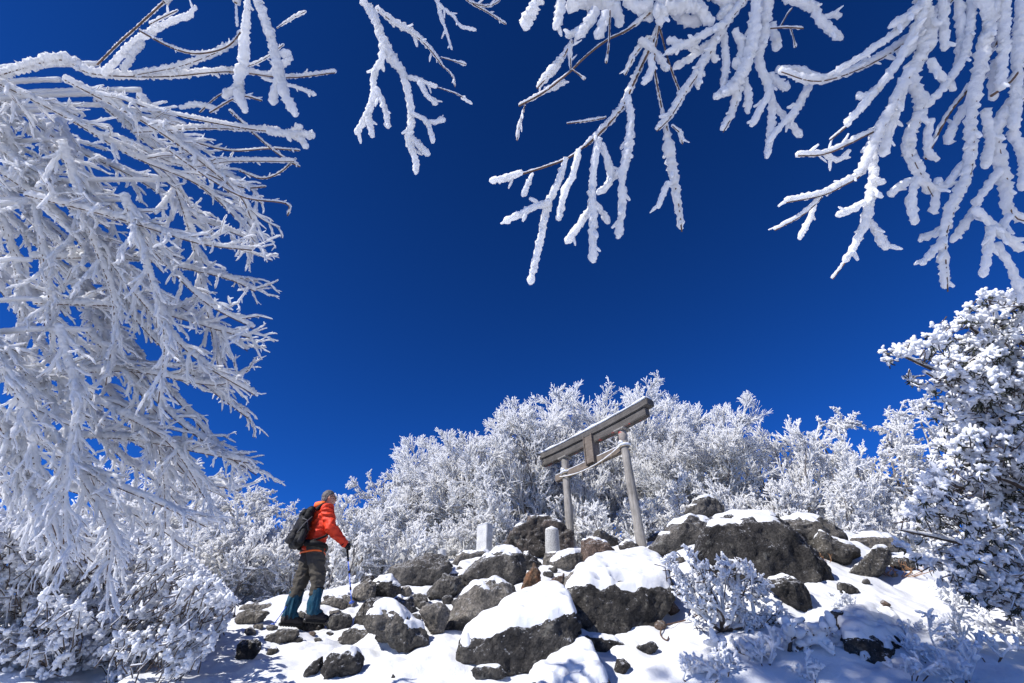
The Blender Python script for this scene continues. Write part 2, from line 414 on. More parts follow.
C_ = rock_mat('granite_craggy', (0.018, 0.016, 0.015), (0.06, 0.052, 0.046), (0.15, 0.115, 0.095), 0.35)
# around the hiker
R_('long flat pale slab on the snow crest left of the hiker', [(237,611.5),(239,606),(249,604),(268,602.5),(284.5,605),(283,608.6),(268,610.5),(249,609)], 0.25, L, name='rock_slab', cat='rock')
R_('broad brownish slab just in front of the long flat slab left of the hiker', [(234.6,619.5),(237.6,614),(249.3,609.5),(268.3,612),(262,617),(262.5,624),(250.8,626),(237.6,623)], 0.12, L, name='rock_slab', cat='rock')
R_('small brownish stone under the broad slab left of the hiker', [(253,625.4),(264,623),(262.5,629),(255,630.5)], 0.1, L, name='stone', cat='stone')
R_('small pale stone at the edge of the bush left of the hiker', [(223,613.7),(233,612),(235,616.6),(227,619.5)], 0.4, L, name='stone', cat='stone')
R_('rounded dark boulder alone in the shaded snow below left of the hiker', [(236.8,656),(237.6,645.9),(243.4,641.5),(255,638.5),(263.2,643),(261.7,650.3),(250.8,660.5),(238,662)], 0.1, D)
R_('low pointed grey rock in the snow just below the boots of the hiker', [(259.5,638),(272.7,633.5),(283,628.5),(297.6,630.5),(300,637),(284.5,640),(278.6,645.5),(270,645.5)], 0.15, M_ROCK, name='rock', cat='rock')
R_('little dark stone half buried right of the rounded dark boulder', [(264,656),(268.3,648.2),(280,648),(273,655.5)], 0.3, D, name='stone', cat='stone')
R_('dark flat rock beneath the right boot of the hiker', [(297.6,629.5),(301,623),(321,621.5),(326.5,629),(321,632),(302,631.5)], 0.25, D, name='rock', cat='rock')
R_('small brown stone between the gaiters of the hiker', [(293,618),(301,610.5),(306,614.5),(303,621)], 0.1, L, name='stone', cat='stone')
R_('grey wedge shaped rock between the hiker and the walking pole', [(322,623),(331.3,614.5),(344.5,614),(352.5,618.8),(351,628),(332.8,632),(328,628)], 0.15, M_ROCK, name='rock', cat='rock')
R_('pale slab behind the walking pole below the frosted thicket', [(317,604),(335.7,595.5),(344.5,599),(351,608),(340,608.5),(328,605)], 0.35, L, name='rock_slab', cat='rock')
R_('grey rock where the tip of the walking pole is planted', [(334.5,646),(344.5,631),(353.3,627),(366.5,631),(371.5,638),(365,644.5),(352,645)], 0.2, M_ROCK, name='rock', cat='rock')
R_('round black boulder with a snow top at the lower left foreground', [(321.5,668),(327,657),(336,651,),(350,650),(364,656),(364,663),(355,674.5),(341.6,681),(325.5,679.5)], 0.6, D, thr=0.62)
R_('black leaning fragment left of the round black boulder in front', [(301.3,679),(307.9,666.4),(322,656),(324.5,663.5),(319.6,672.8),(309.4,674)], 0.1, D, name='stone', cat='stone')
R_('arched grey rock draped with snow behind the small pointed stone', [(363,628),(375,607.8),(384,603.5),(394,605),(409,628),(428,636),(429,642.5),(406,651.5)], 0.65, M_ROCK, thr=0.42)
R_('small pointed stone ringed by a snow drift near the walking pole', [(374,637),(385.4,627.5),(391,633),(393,641),(379.5,645)], 0.05, L, name='stone', cat='stone')
R_('upright brown grey wedge boulder left of the largest tilted rock', [(420,612.2),(429.4,601),(438,601),(449,611),(441.5,638),(433,637),(427,626)], 0.08, L)
R_('large smooth tilted rock face in the middle of the slope', [(440,637),(450,610),(464.6,590.5),(476.4,586.5),(498.3,584.5),(515.9,589),(531,602.7),(520,625),(489.5,638),(470.5,642),(450,642)], 0.35, L, thr=0.66, bias=(-0.5, 0))
R_('huge dark foreground boulder under a thick slanting snow sheet', [(460,648,0.05),(463,640,0.1),(477,628,0.35),(488,622,0.5),(510,611,0.8),(540,596,1.15),(560,596,1.1),(567,605,0.4),(567,615,0.02),(540,622,-0.05),(500,634,-0.05),(470,647,0),(575,628,0.1),(562.8,655,0.0),(526,674,-0.1),(501,673,-0.1),(479,665,0),(461.7,661,0)], 1.0, D, th=0.9, thr=0.67, thick=0.05)
R_('flat black stone below the huge dark foreground boulder', [(468,669.5),(483.7,668),(499.8,667),(508.6,674),(494,681.5),(475,681)], 0.45, D, name='stone', cat='stone')
R_('black boulder with a smooth snow top perched among the stacked rocks', [(370.4,590.5),(373.5,583),(382.5,577.6),(391.3,577),(400.5,587),(399,597),(388.3,600),(373.7,597.5)], 0.8, D, thr=0.45)
R_('leaning black rock in deep shade behind the walking pole tip', [(353.5,627),(356,614),(363.4,602.5),(375,598),(388,600),(377,613),(364,628)], 0.15, D)
R_('small black rock at the top of the stack right of the pole', [(358.5,586.5),(365,576.5),(371.5,575.5),(377,581.5),(368,586.5)], 0.2, D, name='rock', cat='rock')
R_('pale crooked rock leaning on the black boulder in the stack', [(351,600),(353,590),(365,586.5),(369.3,579),(374,585.7),(372,592),(375.5,600),(362,605)], 0.3, L, name='rock', cat='rock')
R_('low pale rock behind the shaft of the walking pole', [(338,595),(349,592.5),(351,600),(357,607),(346,609),(337,604)], 0.45, L, name='rock', cat='rock')
R_('long flat topped grey boulder on the crest left of the stone slab', [(391,577),(393.5,567.5),(416,561),(428,555.8),(448.4,555),(454.5,565),(446,580),(428,588.5),(414,588),(397,583)], 0.12, M_ROCK)
R_('rounded boulder with a white spot under the flat topped grey boulder', [(426,595),(433.7,580.5),(442.5,575),(457,577.8),(463,587),(456,598),(442.5,601),(429,602)], 0.15, M_ROCK)
R_('lumpy grey rock left of the boulder with the white spot', [(407.5,597),(419,592.5),(428,595.5),(427,604),(419,609),(409,605)], 0.4, M_ROCK, name='rock', cat='rock')
R_('narrow grey rock above the arched snow draped rock', [(385,604.5),(398.6,597),(409,599.5),(419,611),(413,615.5),(400,610)], 0.4, M_ROCK, name='rock', cat='rock')
R_('tall jagged grey boulder in front of the stone slab', [(463.5,590),(463,571.5),(475,562.5),(490,557.5),(495.7,550),(516,546),(520,552.7),(526,568.8),(519,590)], 0.2, M_ROCK)
R_('snow topped ledge running left from the jagged grey boulder', [(440,578),(463,565,0.3),(487,559,0.5),(487,570),(464,577),(446,582)], 0.9, M_ROCK, th=0.4, name='rock_ledge', cat='rock')
R_('thin ledge of rock beneath the standing stone slab', [(453.5,559),(462,553),(496,552),(492,559),(469,563.5),(455,566)], 0.5, L, name='rock_ledge', cat='rock')
R_('small dark rock between the jagged boulder and the craggy rock', [(519.5,553),(528,550.5),(535,558),(542,566),(534,570),(524,571)], 0.35, D, name='rock', cat='rock')
R_('craggy black and brown rock mass behind the stone bollard', [(506.5,549),(511.8,534.5),(522,525.5),(535,520),(546,521),(558,523),(569.5,532),(571,553),(563,558),(542.5,566),(528,562),(513,552)], 0.4, C_, thr=0.66, dY=1.0, amp_k=1.6)
R_('rust stained upright rock in the middle of the slope', [(520,592),(526,576),(533.7,564),(540,570),(540.5,589),(530,596)], 0.05, O, name='rock', cat='rock')
R_('reddish brown rock right of the rust stained rock', [(545,587.5),(554,577),(564.5,574),(567,582),(557,593.5)], 0.3, B_, name='rock', cat='rock')
R_('grey base rock under the stone bollard', [(543,566),(545,554),(556,552.5),(560,557),(551,566)], 0.2, L, name='rock', cat='rock', dY=-0.05)
R_('pale triangular stone at the edge of the big snow mound', [(559,590),(566,577),(576,569.5),(581.5,579),(574,587)], 0.4, L, name='stone', cat='stone')
R_('low grey rock under snow in front of the left gate post', [(550,563),(556,552.5),(569,554),(584,551),(589,565),(569,572.5)], 0.8, L, thr=0.4)
R_('upright reddish brown rock between the two gate posts', [(581.4,562),(582.2,540.5),(592.7,539.3),(606,543.5),(615.5,553),(603,568),(591,572.5)], 0.25, B_, thr=0.62)
R_('snow covered slab behind the upright reddish brown rock', [(592.7,541),(594,532),(600,528.5),(606,532),(619,539.5),(620,546),(603,545)], 0.6, M_ROCK, name='rock_slab', cat='rock')
R_('rock at the foot of the right gate post', [(618,546),(626,541),(633.7,542),(640.5,547),(635,553),(622,551)], 0.5, M_ROCK, name='rock', cat='rock', dY=-0.2)
R_('small round stone below the right gate post', [(619,560),(622,553),(628,549.5),(634.5,554.5),(629,560)], 0.3, M_ROCK, name='stone', cat='stone')
R_('small brown rock at the top left edge of the big snow mound', [(576,573),(588,564),(592,573),(585,578.5)], 0.2, B_, name='stone', cat='stone')
R_('low grey stone on the top right of the big snow mound', [(652,561),(663,550.3),(672.5,557.5),(662,564)], 0.1, M_ROCK, name='stone', cat='stone')
R_('small dark stone in the snow right of the right gate post', [(646,542.5),(650,536.5),(660,531),(658,541)], 0.3, D, name='stone', cat='stone')
R_('large rounded boulder carrying the big snow mound below the gate', [(565,603,0),(578,590.5,0),(594,585.5,0),(616,587.5,0),(638,594,0),(655,598,0),(666,591,0.05),(668,600,0.15),(647,630,0.05),(629,640,-0.05),(614.5,637,-0.08),(598,629,-0.05),(583,630,0),(571,613,0),(580,577,0.45),(600,567,0.85),(625,560,1.1),(645,558,1.2),(662,566,1.0),(668,585,0.5)], 1.0, D, th=0.8, thr=0.67, thick=0.055)
R_('flat black stone under the boulder with the big snow mound', [(583.5,644),(586,635.5),(598,636),(611.5,637.5),(624,645),(608.6,654),(594,653)], 0.5, D, name='stone', cat='stone', thr=0.6)
R_('small black stone low in the foreground snow', [(613.5,669),(617,659.5),(625,659.5),(631,666.4),(623,675),(616,673.5)], 0.1, D, name='stone', cat='stone')
R_('small dark stone under the frosted shrub', [(635.5,648.5),(640,644.5),(652.5,641),(659,647.4),(648,656)], 0.25, D, name='stone', cat='stone')
R_('foreground slab under smooth snow with a black edge on its right', [(524,692,0.1),(540,676,0.25),(560,663,0.45),(582,647.5,0.7),(590,652,0.5),(605,684,0),(592,694,0),(540,704,-0.2)], 1.0, D, th=0.5, thr=0.67, thick=0.06)
R_('tiny dark stone at the right edge of the big boulder', [(657.5,616.5),(663,608.5),(665.5,617)], 0.1, D, name='stone', cat='stone')
R_('dark stone at the left foot of the frosted shrub', [(666,610),(673,602),(681,612),(673,618)], 0.3, B_, name='stone', cat='stone')
# right ridge
R_('rounded boulder on top of the ridge right of the gate', [(684.5,518),(688.6,507),(697,499.5),(707.6,497.3),(720.8,502.5),(724,512),(703,517)], 0.35, M_ROCK, thr=0.66)
R_('large sloping boulder at the left end of the ridge', [(648,553),(657.8,539.5),(668,527.5),(684,519.5),(696,516),(711,521),(712,528),(706,543),(689,562),(675,556),(659,555)], 0.4, M_ROCK, thr=0.60, dY=0.15)
R_('biggest dark boulder on the ridge with an overhanging snow edge', [(699,564,0),(707,538,0),(712,529,0),(731,531,0),(747,527,0),(776,524.5,0),(781,528,0.05),(808,550,0),(832,571,0.05),(829,587,0),(820,590,0),(806,588,0),(800,577,0),(742,577,0),(720,572,0),(718,520.5,0.6),(745,516.5,0.9),(775,519,0.7)], 0.9, D, th=0.9, thr=0.78)
R_('thin slab of rock showing through snow at the top of the ridge', [(718,519),(724,512),(747,512.5),(777,515.5),(776,524),(757,523),(732,523)], 0.3, M_ROCK, name='rock_slab', cat='rock', thr=0.7, dY=0.2)
R_('mottled rounded boulder behind the biggest dark boulder', [(776,527),(789,520),(803.7,517),(818,518.5),(836,527),(851.5,538),(846,546),(818,550),(805,553),(794,549)], 0.45, M_ROCK, thr=0.62)
R_('split tilted rock with snow along its upper edge', [(812,546),(820,532.5),(832,540),(843,546),(852,546),(860,552.7),(845,564.5),(831.5,560.5),(817,555)], 0.5, M_ROCK, thr=0.6)
R_('long low boulder at the right end of the ridge', [(845.5,543),(861,536.5),(880,534.5),(891.6,539),(904,545.5),(903,551),(872.5,551),(859,552.5)], 0.5, L, thr=0.6)
R_('egg shaped grey boulder tilted toward the snowfield', [(850.5,572),(861,562.5),(875,548.5),(887,547.5),(890.5,555.7),(883.5,571),(872.5,579),(858,577)], 0.25, M_ROCK, thr=0.62)
R_('dark rock under snow beside the egg shaped boulder', [(888,567),(890,557.5),(911,559),(914.5,569),(902,573)], 0.45, D, name='rock', cat='rock')
R_('small flat stone alone on the right snowfield', [(835.5,585),(840,583),(852,585),(859,592),(855,596),(837,592.5)], 0.1, M_ROCK, name='stone', cat='stone')
R_('black curved rock behind the snowy shrub in the foreground', [(764,583),(772,579),(790,577.5),(804,584),(812,604),(808,615),(796,612),(788,596)], 0.35, D)
R_('tiny brown stone on the right snowfield', [(879,602),(884,599.5),(891,605),(886,608.5)], 0.1, B_, name='stone', cat='stone')
R_('dark stone at the left edge of the shaded snow hump', [(823,619),(832,612),(844,611),(839,622.5),(841,629.5),(833,632)], 0.3, D, name='stone', cat='stone')
R_('black rock face under the shaded snow hump in the right foreground', [(845,642,0),(856,639,0),(872,641,0),(892,650,0),(886,661,0),(866,668,0),(854,668,0),(846,660,0),(842,622,0.6),(868,610,1.0),(898,622,0.9),(910,640,0.4)], 1.0, D, th=0.7, thr=0.67, thick=0.06)
R_('scrap of dark stone poking out of the snow at the lower centre', [(390.5,679),(393,672.5),(398,679)], 0.05, D, name='stone', cat='stone')

# small stones wedged between the boulders
rs_ = np.random.default_rng(77); SPOTS = [(345,618),(336,613),(330,598),(380,632),(398,618),(404,612),(412,606),(416,618),(424,606),(405,592),(448,600),(452,612),(458,604),(436,590),(466,596),(528,600),(541,596),(553,570),(548,575),(572,562),(538,606),(596,575),(610,560),(642,552),(576,632),(580,626),(577,640),(648,618),(660,626),(312,634),(296,640),(318,640),(286,616),(272,628),(309,612),(250,632),(350,650),(680,560),(800,560),(808,566),(866,582),(895,576),(598,548),(560,549),(446,566),(478,574),(500,596),(512,592),(330,634),(343,640)]
for (u_, v_) in SPOTS:
    w_ = rs_.uniform(3.5, 8); h_ = w_ * rs_.uniform(0.5, 0.85); n_ = 7; a0 = rs_.uniform(0, 6)
    rock('small stone wedged among the boulders on the slope', [(u_ + w_ * math.cos(a0 + i * 2 * PI / n_) * rs_.uniform(0.8, 1.1), v_ + h_ * math.sin(a0 + i * 2 * PI / n_) * rs_.uniform(0.8, 1.1)) for i in range(n_)], rs_.choice([0.1, 0.1, 0.45]), [M_ROCK, M_ROCK_L, M_ROCK_B, M_ROCK_D][rs_.integers(4)], name='stone', cat='stone')['group'] = 'small stones wedged among the boulders'
# ------------------------------------------------------------------ gate, stones
def wood_mat(name, c1, c2, red=0.0):
    m, t, b = mat(name); tc = N(t, 'ShaderNodeTexCoord'); mp = N(t, 'ShaderNodeMapping')
    mp.inputs['Scale'].default_value = (1.5, 22, 22) if name != 'weathered_post' else (16, 16, 1.2)
    t.links.new(tc.outputs['Object'], mp.inputs[0]); n = noise(t, 2.2, 7, 0.65, mp.outputs[0])
    r = ramp(t, [(0.25, c1), (0.5, tuple((a + b_) / 2 for a, b_ in zip(c1, c2))), (0.75, c2)]); t.links.new(n.outputs[0], r.inputs[0])
    n2 = noise(t, 3.0, 4, 0.6, tc.outputs['Object']); r2 = ramp(t, [(0.35, (0.62, 0.62, 0.62)), (0.65, (1.1, 1.1, 1.1))]); t.links.new(n2.outputs[0], r2.inputs[0])
    mu = N(t, 'ShaderNodeMix', data_type='RGBA', blend_type='MULTIPLY'); mu.inputs[0].default_value = 1
    t.links.new(r.outputs[0], mu.inputs[6]); t.links.new(r2.outputs[0], mu.inputs[7]); last = mu.outputs[2]
    if red:
        n3 = noise(t, 6, 5, 0.75, tc.outputs['Object']); r3 = ramp(t, [(0.52 + 0.1 * (1 - red), (0, 0, 0)), (0.58 + 0.1 * (1 - red), (1, 1, 1))]); t.links.new(n3.outputs[0], r3.inputs[0])
        mr = N(t, 'ShaderNodeMix', data_type='RGBA'); t.links.new(r3.outputs[0], mr.inputs[0]); t.links.new(last, mr.inputs[6]); mr.inputs[7].default_value = (0.33, 0.045, 0.035, 1); last = mr.outputs[2]
    t.links.new(last, b.inputs['Base Color']); b.inputs['Roughness'].default_value = 0.85
    bump(t, b, n.outputs[0], 0.7, 0.012); return m
M_POST = wood_mat('weathered_post', (0.14, 0.13, 0.118), (0.38, 0.36, 0.33))
M_BEAM = wood_mat('weathered_beam', (0.040, 0.037, 0.035), (0.125, 0.115, 0.105))
M_BEAMR = wood_mat('red_flaked_beam', (0.05, 0.045, 0.04), (0.12, 0.11, 0.10), 0.55)
M_PLANK = wood_mat('brown_plank', (0.08, 0.062, 0.05), (0.23, 0.19, 0.155))
M_REDP = wood_mat('red_flaked_post', (0.22, 0.19, 0.17), (0.42, 0.38, 0.34), 0.9)
def bevel_box(bm, x0, x1, y0, y1, z0, z1, f=None, seg=10):
    # box subdivided along x, optional shaping function on vertices
    vs = []
    for i in range(seg + 1):
        x = x0 + (x1 - x0) * i / seg
        q = [(x, y0, z0), (x, y1, z0), (x, y1, z1), (x, y0, z1)]
        if f: q = [f(*p) for p in q]
        vs.append([bm.verts.new(p) for p in q])
    for i in range(seg):
        for k in range(4): bm.faces.new((vs[i][k], vs[i][(k + 1) % 4], vs[i + 1][(k + 1) % 4], vs[i + 1][k]))
    bm.faces.new(vs[0][::-1]); bm.faces.new(vs[-1])
def finish(bm, name, m, parent=None, bev=0.0, smooth=False, nse=0.0):
    bmesh.ops.recalc_face_normals(bm, faces=bm.faces)
    if bev:
        es = [e for e in bm.edges if len(e.link_faces) == 2 and e.calc_face_angle(0) > 0.6]
        bmesh.ops.bevel(bm, geom=es, offset=bev, segments=2, affect='EDGES', clamp_overlap=True)
    me = bpy.data.meshes.new(name); bm.to_mesh(me); bm.free()
    if smooth: shade_smooth(me)
    if nse:
        V = get_co(me); Nn = get_no(me); set_co(me, V + Nn * (nse * fbm(V * 6, 3, 5))[:, None])
    return new_obj(name, me, m, parent)
A2 = np.array([1.54, 12.8]); A1 = np.array([2.85, 11.0]); mid = (A1 + A2) / 2; ex = A1 - A2; SEP = np.linalg.norm(ex); ang = math.atan2(ex[1], ex[0])
TZ = 2.30
tor = empty('torii_gate', (mid[0], mid[1], TZ), ang)
tag(tor, 'weathered wooden torii gate standing on the rocks, snow along its top', 'torii gate')
h = SEP / 2; TOP = 5.43 - TZ
for sx in (-1, 1):
    tb = TB(); n = 14
    z = np.linspace(-0.4, TOP, n); bat = 0.035
    x = sx * (h + bat * (1 - z / TOP) * 1.2)
    pts = np.stack([x, 0 * z + 0.012 * np.sin(z * 2 + sx), z], -1)
    tb.add(pts, 0.118 - 0.018 * z / TOP + 0.003 * np.sin(z * 5), 18, 3, 0.015, 3)
    tb.build('post', M_POST, tor)
    # red flaked collar and capital below the lintel
    tb = TB(); tb.add([(sx * h, 0, TOP - 0.34), (sx * h, 0, TOP - 0.04)], [0.108, 0.108], 18, 1, 0.01, 4)
    tb.build('post_collar', M_REDP, tor)
    bm = bmesh.new(); bevel_box(bm, sx * h - 0.17, sx * h + 0.17, -0.15, 0.15, TOP - 0.055, TOP + 0.0, None, 1)
    finish(bm, 'capital', M_POST, tor, 0.012)
def curve(x, y, z): return (x, y, z + 0.055 * (abs(x) / (h + 1.1)) ** 2.6)
def slant(xe):
    def f(x, y, z):
        x2, y2, z2 = curve(x, y, z)
        if abs(x) >= xe - 1e-6: x2 += math.copysign(0.10 * (z - TOP - 0.2), x)
        return (x2, y2, z2)
    return f
lo, hi_ = h + 1.10, h + 1.02
bm = bmesh.new(); bevel_box(bm, -lo + 0.12, hi_ - 0.14, -0.085, 0.085, TOP + 0.002, TOP + 0.20, curve, 16); finish(bm, 'lintel', M_BEAM, tor, 0.008)
bm = bmesh.new(); bevel_box(bm, -lo + 0.13, hi_ - 0.15, -0.08, 0.08, TOP - 0.012, TOP + 0.002, curve, 16); finish(bm, 'lintel_soffit', M_BEAMR, tor)
bm = bmesh.new(); bevel_box(bm, -lo, hi_, -0.135, 0.135, TOP + 0.203, TOP + 0.37, slant(h + 1.0), 16); finish(bm, 'top_beam', M_BEAM, tor, 0.012)
bm = bmesh.new(); bevel_box(bm, -lo + 0.01, hi_ - 0.01, -0.11, 0.11, TOP + 0.373, TOP + 0.405, curve, 16); finish(bm, 'top_board', M_BEAM, tor, 0.006)
# snow on the top beam
tb = TB(); xs = np.linspace(-lo + 0.01, hi_ - 0.02, 90)
P = np.array([curve(x, 0, TOP + 0.418) for x in xs])
me = None
bm = bmesh.new(); rows = []
prof = [(-0.135, -0.02), (-0.142, 0.012), (-0.11, 0.040), (-0.05, 0.055), (0.02, 0.058), (0.09, 0.045), (0.135, 0.012), (0.125, -0.02)]
for i, p in enumerate(P):
    tt = 1.0 if 0 < i < 89 else 0.5
    rows.append([bm.verts.new((p[0], p[1] + y * (1 + 0.05 * math.sin(p[0] * 7)), p[2] + zz * tt * (1 + 0.3 * math.sin(p[0] * 3.1 + 1) + 0.15 * math.sin(p[0] * 11)))) for y, zz in prof])
for i in range(len(rows) - 1):
    for k in range(len(prof)):
        bm.faces.new((rows[i][k], rows[i][(k + 1) % 8], rows[i + 1][(k + 1) % 8], rows[i + 1][k]))
bm.faces.new(rows[0]); bm.faces.new(rows[-1][::-1])
finish(bm, 'snow_cap', M_CAP, tor, 0, True, 0.006)
# tie beam, wedges, centre strut
TB_Z = TOP - 0.60
bm = bmesh.new(); bevel_box(bm, -h - 0.42, h + 0.10, -0.06, 0.06, TB_Z - 0.01, TB_Z + 0.17, None, 6); finish(bm, 'tie_beam', M_PLANK, tor, 0.008, nse=0.004)
bm = bmesh.new(); bevel_box(bm, -h - 0.42, h - 0.11, -0.048, 0.048, TB_Z + 0.171, TB_Z + 0.200, None, 6); finish(bm, 'tie_beam_snow', M_CAP, tor, 0.008, True, 0.006)
for sx in (-1, 1):
    bm = bmesh.new(); bevel_box(bm, sx * h - 0.19, sx * h + 0.19, -0.035, 0.035, TB_Z + 0.172, TB_Z + 0.215, None, 1); finish(bm, 'wedge', M_POST, tor, 0.005)
bm = bmesh.new(); bevel_box(bm, -0.13, 0.13, -0.115, -0.075, TB_Z + 0.04, TOP + 0.20, lambda x, y, z: (x * (1 + 0.05 * (z - TB_Z)), y - 0.03, z), 1); finish(bm, 'name_board', M_PLANK, tor, 0.006)
for sx in (-1, 1):
    bm = bmesh.new(); bevel_box(bm, sx * 0.15 - 0.02, sx * 0.15 + 0.02, -0.17, 0.10, TB_Z + 0.0, TOP + 0.235, None, 1); finish(bm, 'board_rail', M_PLANK, tor, 0.005)
# straw rope with snow
t = np.linspace(0, 1, 60); xs = -h - 0.12 + t * (2 * h + 0.14); sag = TB_Z + 0.04 - 0.17 * (1 - (2 * t - 1) ** 2) + 0.10 * (t - 0.2)
P = np.stack([xs, 0 * xs - 0.14, sag], -1)
rp = TB(); rp.add(P, 0.011 + 0.002 * np.sin(t * 160), 8, 2, 0.2, 60)
for sx in (-1, 1):
    th = np.linspace(0, 4 * PI, 40); c = sx * h
    rp.add(np.stack([c + 0.125 * np.cos(th), 0.125 * np.sin(th), TB_Z + 0.02 + 0.05 * th / PI * 1.0], -1), 0 * th + 0.018, 6, 2, 0.2, 60)
M_ROPE = bark_mat('straw_rope', (0.22, 0.18, 0.12), (0.42, 0.36, 0.26))
ro = rp.build('rope', M_ROPE, tor)
rs = TB(); rs.add(P + np.array([0, -0.004, 0.016]), 0.011 + 0.009 * np.abs(vnoise(P * 5, 3)), 8, 2, 0.25, 40)
for sx in (-1, 1):
    th = np.linspace(PI * 0.9, 2.2 * PI, 18); rs.add(np.stack([sx * h + 0.135 * np.cos(th), 0.135 * np.sin(th), TB_Z + 0.10 + 0.03 * th / PI], -1), 0 * th + 0.034, 8, 4, 0.4, 30)
    rs.add([(sx * h - .05, -0.14, TB_Z + .19), (sx * h + 0.0, -0.15, TB_Z + .22), (sx * h + 0.06, -0.13, TB_Z + .19)], [0.03, 0.045, 0.03], 8, 4, 0.35, 30)
rs.build('rope_snow', M_CAP, ro)
for x0, dz, L_ in ((-0.35, 0.02, 0.22), (0.42, 0.0, 0.2), (0.75, 0.03, 0.12)):
    st = TB(); z0 = float(np.interp(x0, xs, sag)); st.add([(x0, -0.14, z0), (x0 + 0.01, -0.15, z0 - L_ / 2), (x0 - 0.01, -0.145, z0 - L_)], [0.009, 0.007, 0.004], 6, 1, 0.3, 50); st.build('rope_tassel', M_ROPE, ro)

def stone_mat(name, c1, c2):
    m, t, b = mat(name); tc = N(t, 'ShaderNodeTexCoord'); n = noise(t, 45, 5, 0.7, tc.outputs['Object']); r = ramp(t, [(0.35, c1), (0.62, c2)])
    t.links.new(n.outputs[0], r.inputs[0]); n2 = noise(t, 6, 3, 0.5, tc.outputs['Object']); r2 = ramp(t, [(0.3, (0.75, 0.75, 0.75)), (0.7, (1.1, 1.1, 1.1))]); t.links.new(n2.outputs[0], r2.inputs[0])
    mu = N(t, 'ShaderNodeMix', data_type='RGBA', blend_type='MULTIPLY'); mu.inputs[0].default_value = 1; t.links.new(r.outputs[0], mu.inputs[6]); t.links.new(r2.outputs[0], mu.inputs[7])
    t.links.new(mu.outputs[2], b.inputs['Base Color']); b.inputs['Roughness'].default_value = 0.9; bump(t, b, n.outputs[0], 0.6, 0.01); return m
M_STELE = stone_mat('cut_granite', (0.36, 0.37, 0.38), (0.62, 0.63, 0.64))
M_BOLL = stone_mat('bollard_granite', (0.20, 0.20, 0.195), (0.50, 0.50, 0.48))
# stone slab
p = at(484, 553, 12.0)
ste = empty('stone_slab', p, math.radians(-40)); tag(ste, 'pale rectangular standing stone slab at the crest left of the craggy rock', 'stone monument')
bm = bmesh.new(); bevel_box(bm, -0.17, 0.17, -0.11, 0.11, -0.15, 0.64, None, 1); finish(bm, 'shaft', M_STELE, ste, 0.012)
bm = bmesh.new(); bevel_box(bm, -0.165, 0.165, -0.105, 0.105, 0.642, 0.665, None, 6); finish(bm, 'snow_cap', M_CAP, ste, 0.01, True, 0.006)
ste.location = tuple(p)
# stone bollard
def bollard(u, v, Y, r, H, label, nm='stone_bollard', m=M_BOLL, snow=0.04):
    p = at(u, v, Y); e = empty(nm, p); tag(e, label, 'stone post')
    tb = TB(); z = np.array([-0.3, 0, H * 0.3, H * 0.7, H - 0.03, H - 0.006, H]); tb.add(np.stack([0 * z, 0 * z, z], -1), r * np.array([1.06, 1.04, 1.03, 1.0, 0.985, 0.95, 0.85]), 28, 3, 0.02, 12); tb.build('shaft', m, e)
    tb = TB(); tb.add([(0, 0, H - 0.012), (0, 0, H + snow * .5), (0, 0, H + snow)], [r * 0.95, r * 0.88, r * 0.6], 24, 1, 0.03, 10); tb.build('snow_cap', M_CAP, e)
bollard(553, 555.5, 10.85, 0.155, 0.53, 'short round grey stone post on the rocks left of the left gate post')
bollard(403, 566, 12.3, 0.12, 0.34, 'small frosted stone post on the crest behind the flat topped boulder', m=M_STELE)
bollard(441, 557.5, 12.1, 0.11, 0.17, 'very low stone stump behind the right end of the flat topped boulder', m=M_STELE, snow=0.015)
# ------------------------------------------------------------------ trees
def unit(a): return a / (np.linalg.norm(a, axis=-1, keepdims=True) + 1e-9)
def grow(P, D, Ln, K, wob, trop, rng):
    n = len(P); pts = np.empty((n, K + 1, 3)); pts[:, 0] = P; D = unit(D)
    for k in range(K):
        D = unit(D + wob * rng.normal(size=(n, 3)) + trop); pts[:, k + 1] = pts[:, k] + D * (Ln / K)[:, None]
    return pts
def spawn(pts, Ln, m, f0, f1, ang, asd, lr, rng, flat=0.0):
    n, K1, _ = pts.shape; K = K1 - 1
    f = (np.linspace(f0, f1, m)[None] + rng.uniform(-.5, .5, (n, m)) * (f1 - f0) / m).clip(0, 1); x = f * K; i = np.minimum(x.astype(int), K - 1); r = (x - i)[..., None]
    I = np.arange(n)[:, None]; a = pts[I, i]; b = pts[I, i + 1]; P = a + (b - a) * r; T = unit(b - a)
    R = rng.normal(size=(n, m, 3)); R[..., 2] *= (1 - flat); perp = unit(np.cross(T, R)); th = np.radians(ang + asd * rng.normal(size=(n, m)))[..., None]
    D = T * np.cos(th) + perp * np.sin(th)
    L2 = (Ln[:, None] * lr * (1.15 - 0.55 * f) * rng.uniform(0.65, 1.3, (n, m)))
    return P.reshape(-1, 3), D.reshape(-1, 3), L2.ravel()
def taper(n, K, r0, r1, rng=None, jit=0.0):
    t = np.linspace(0, 1, K + 1)[None]; r = r0 * (1 - t) + r1 * t; r = np.repeat(r, n, 0) if r.shape[0] == 1 else r
    if rng is not None and jit: r = r * (1 + jit * rng.normal(size=r.shape)).clip(0.5, 1.6)
    return r
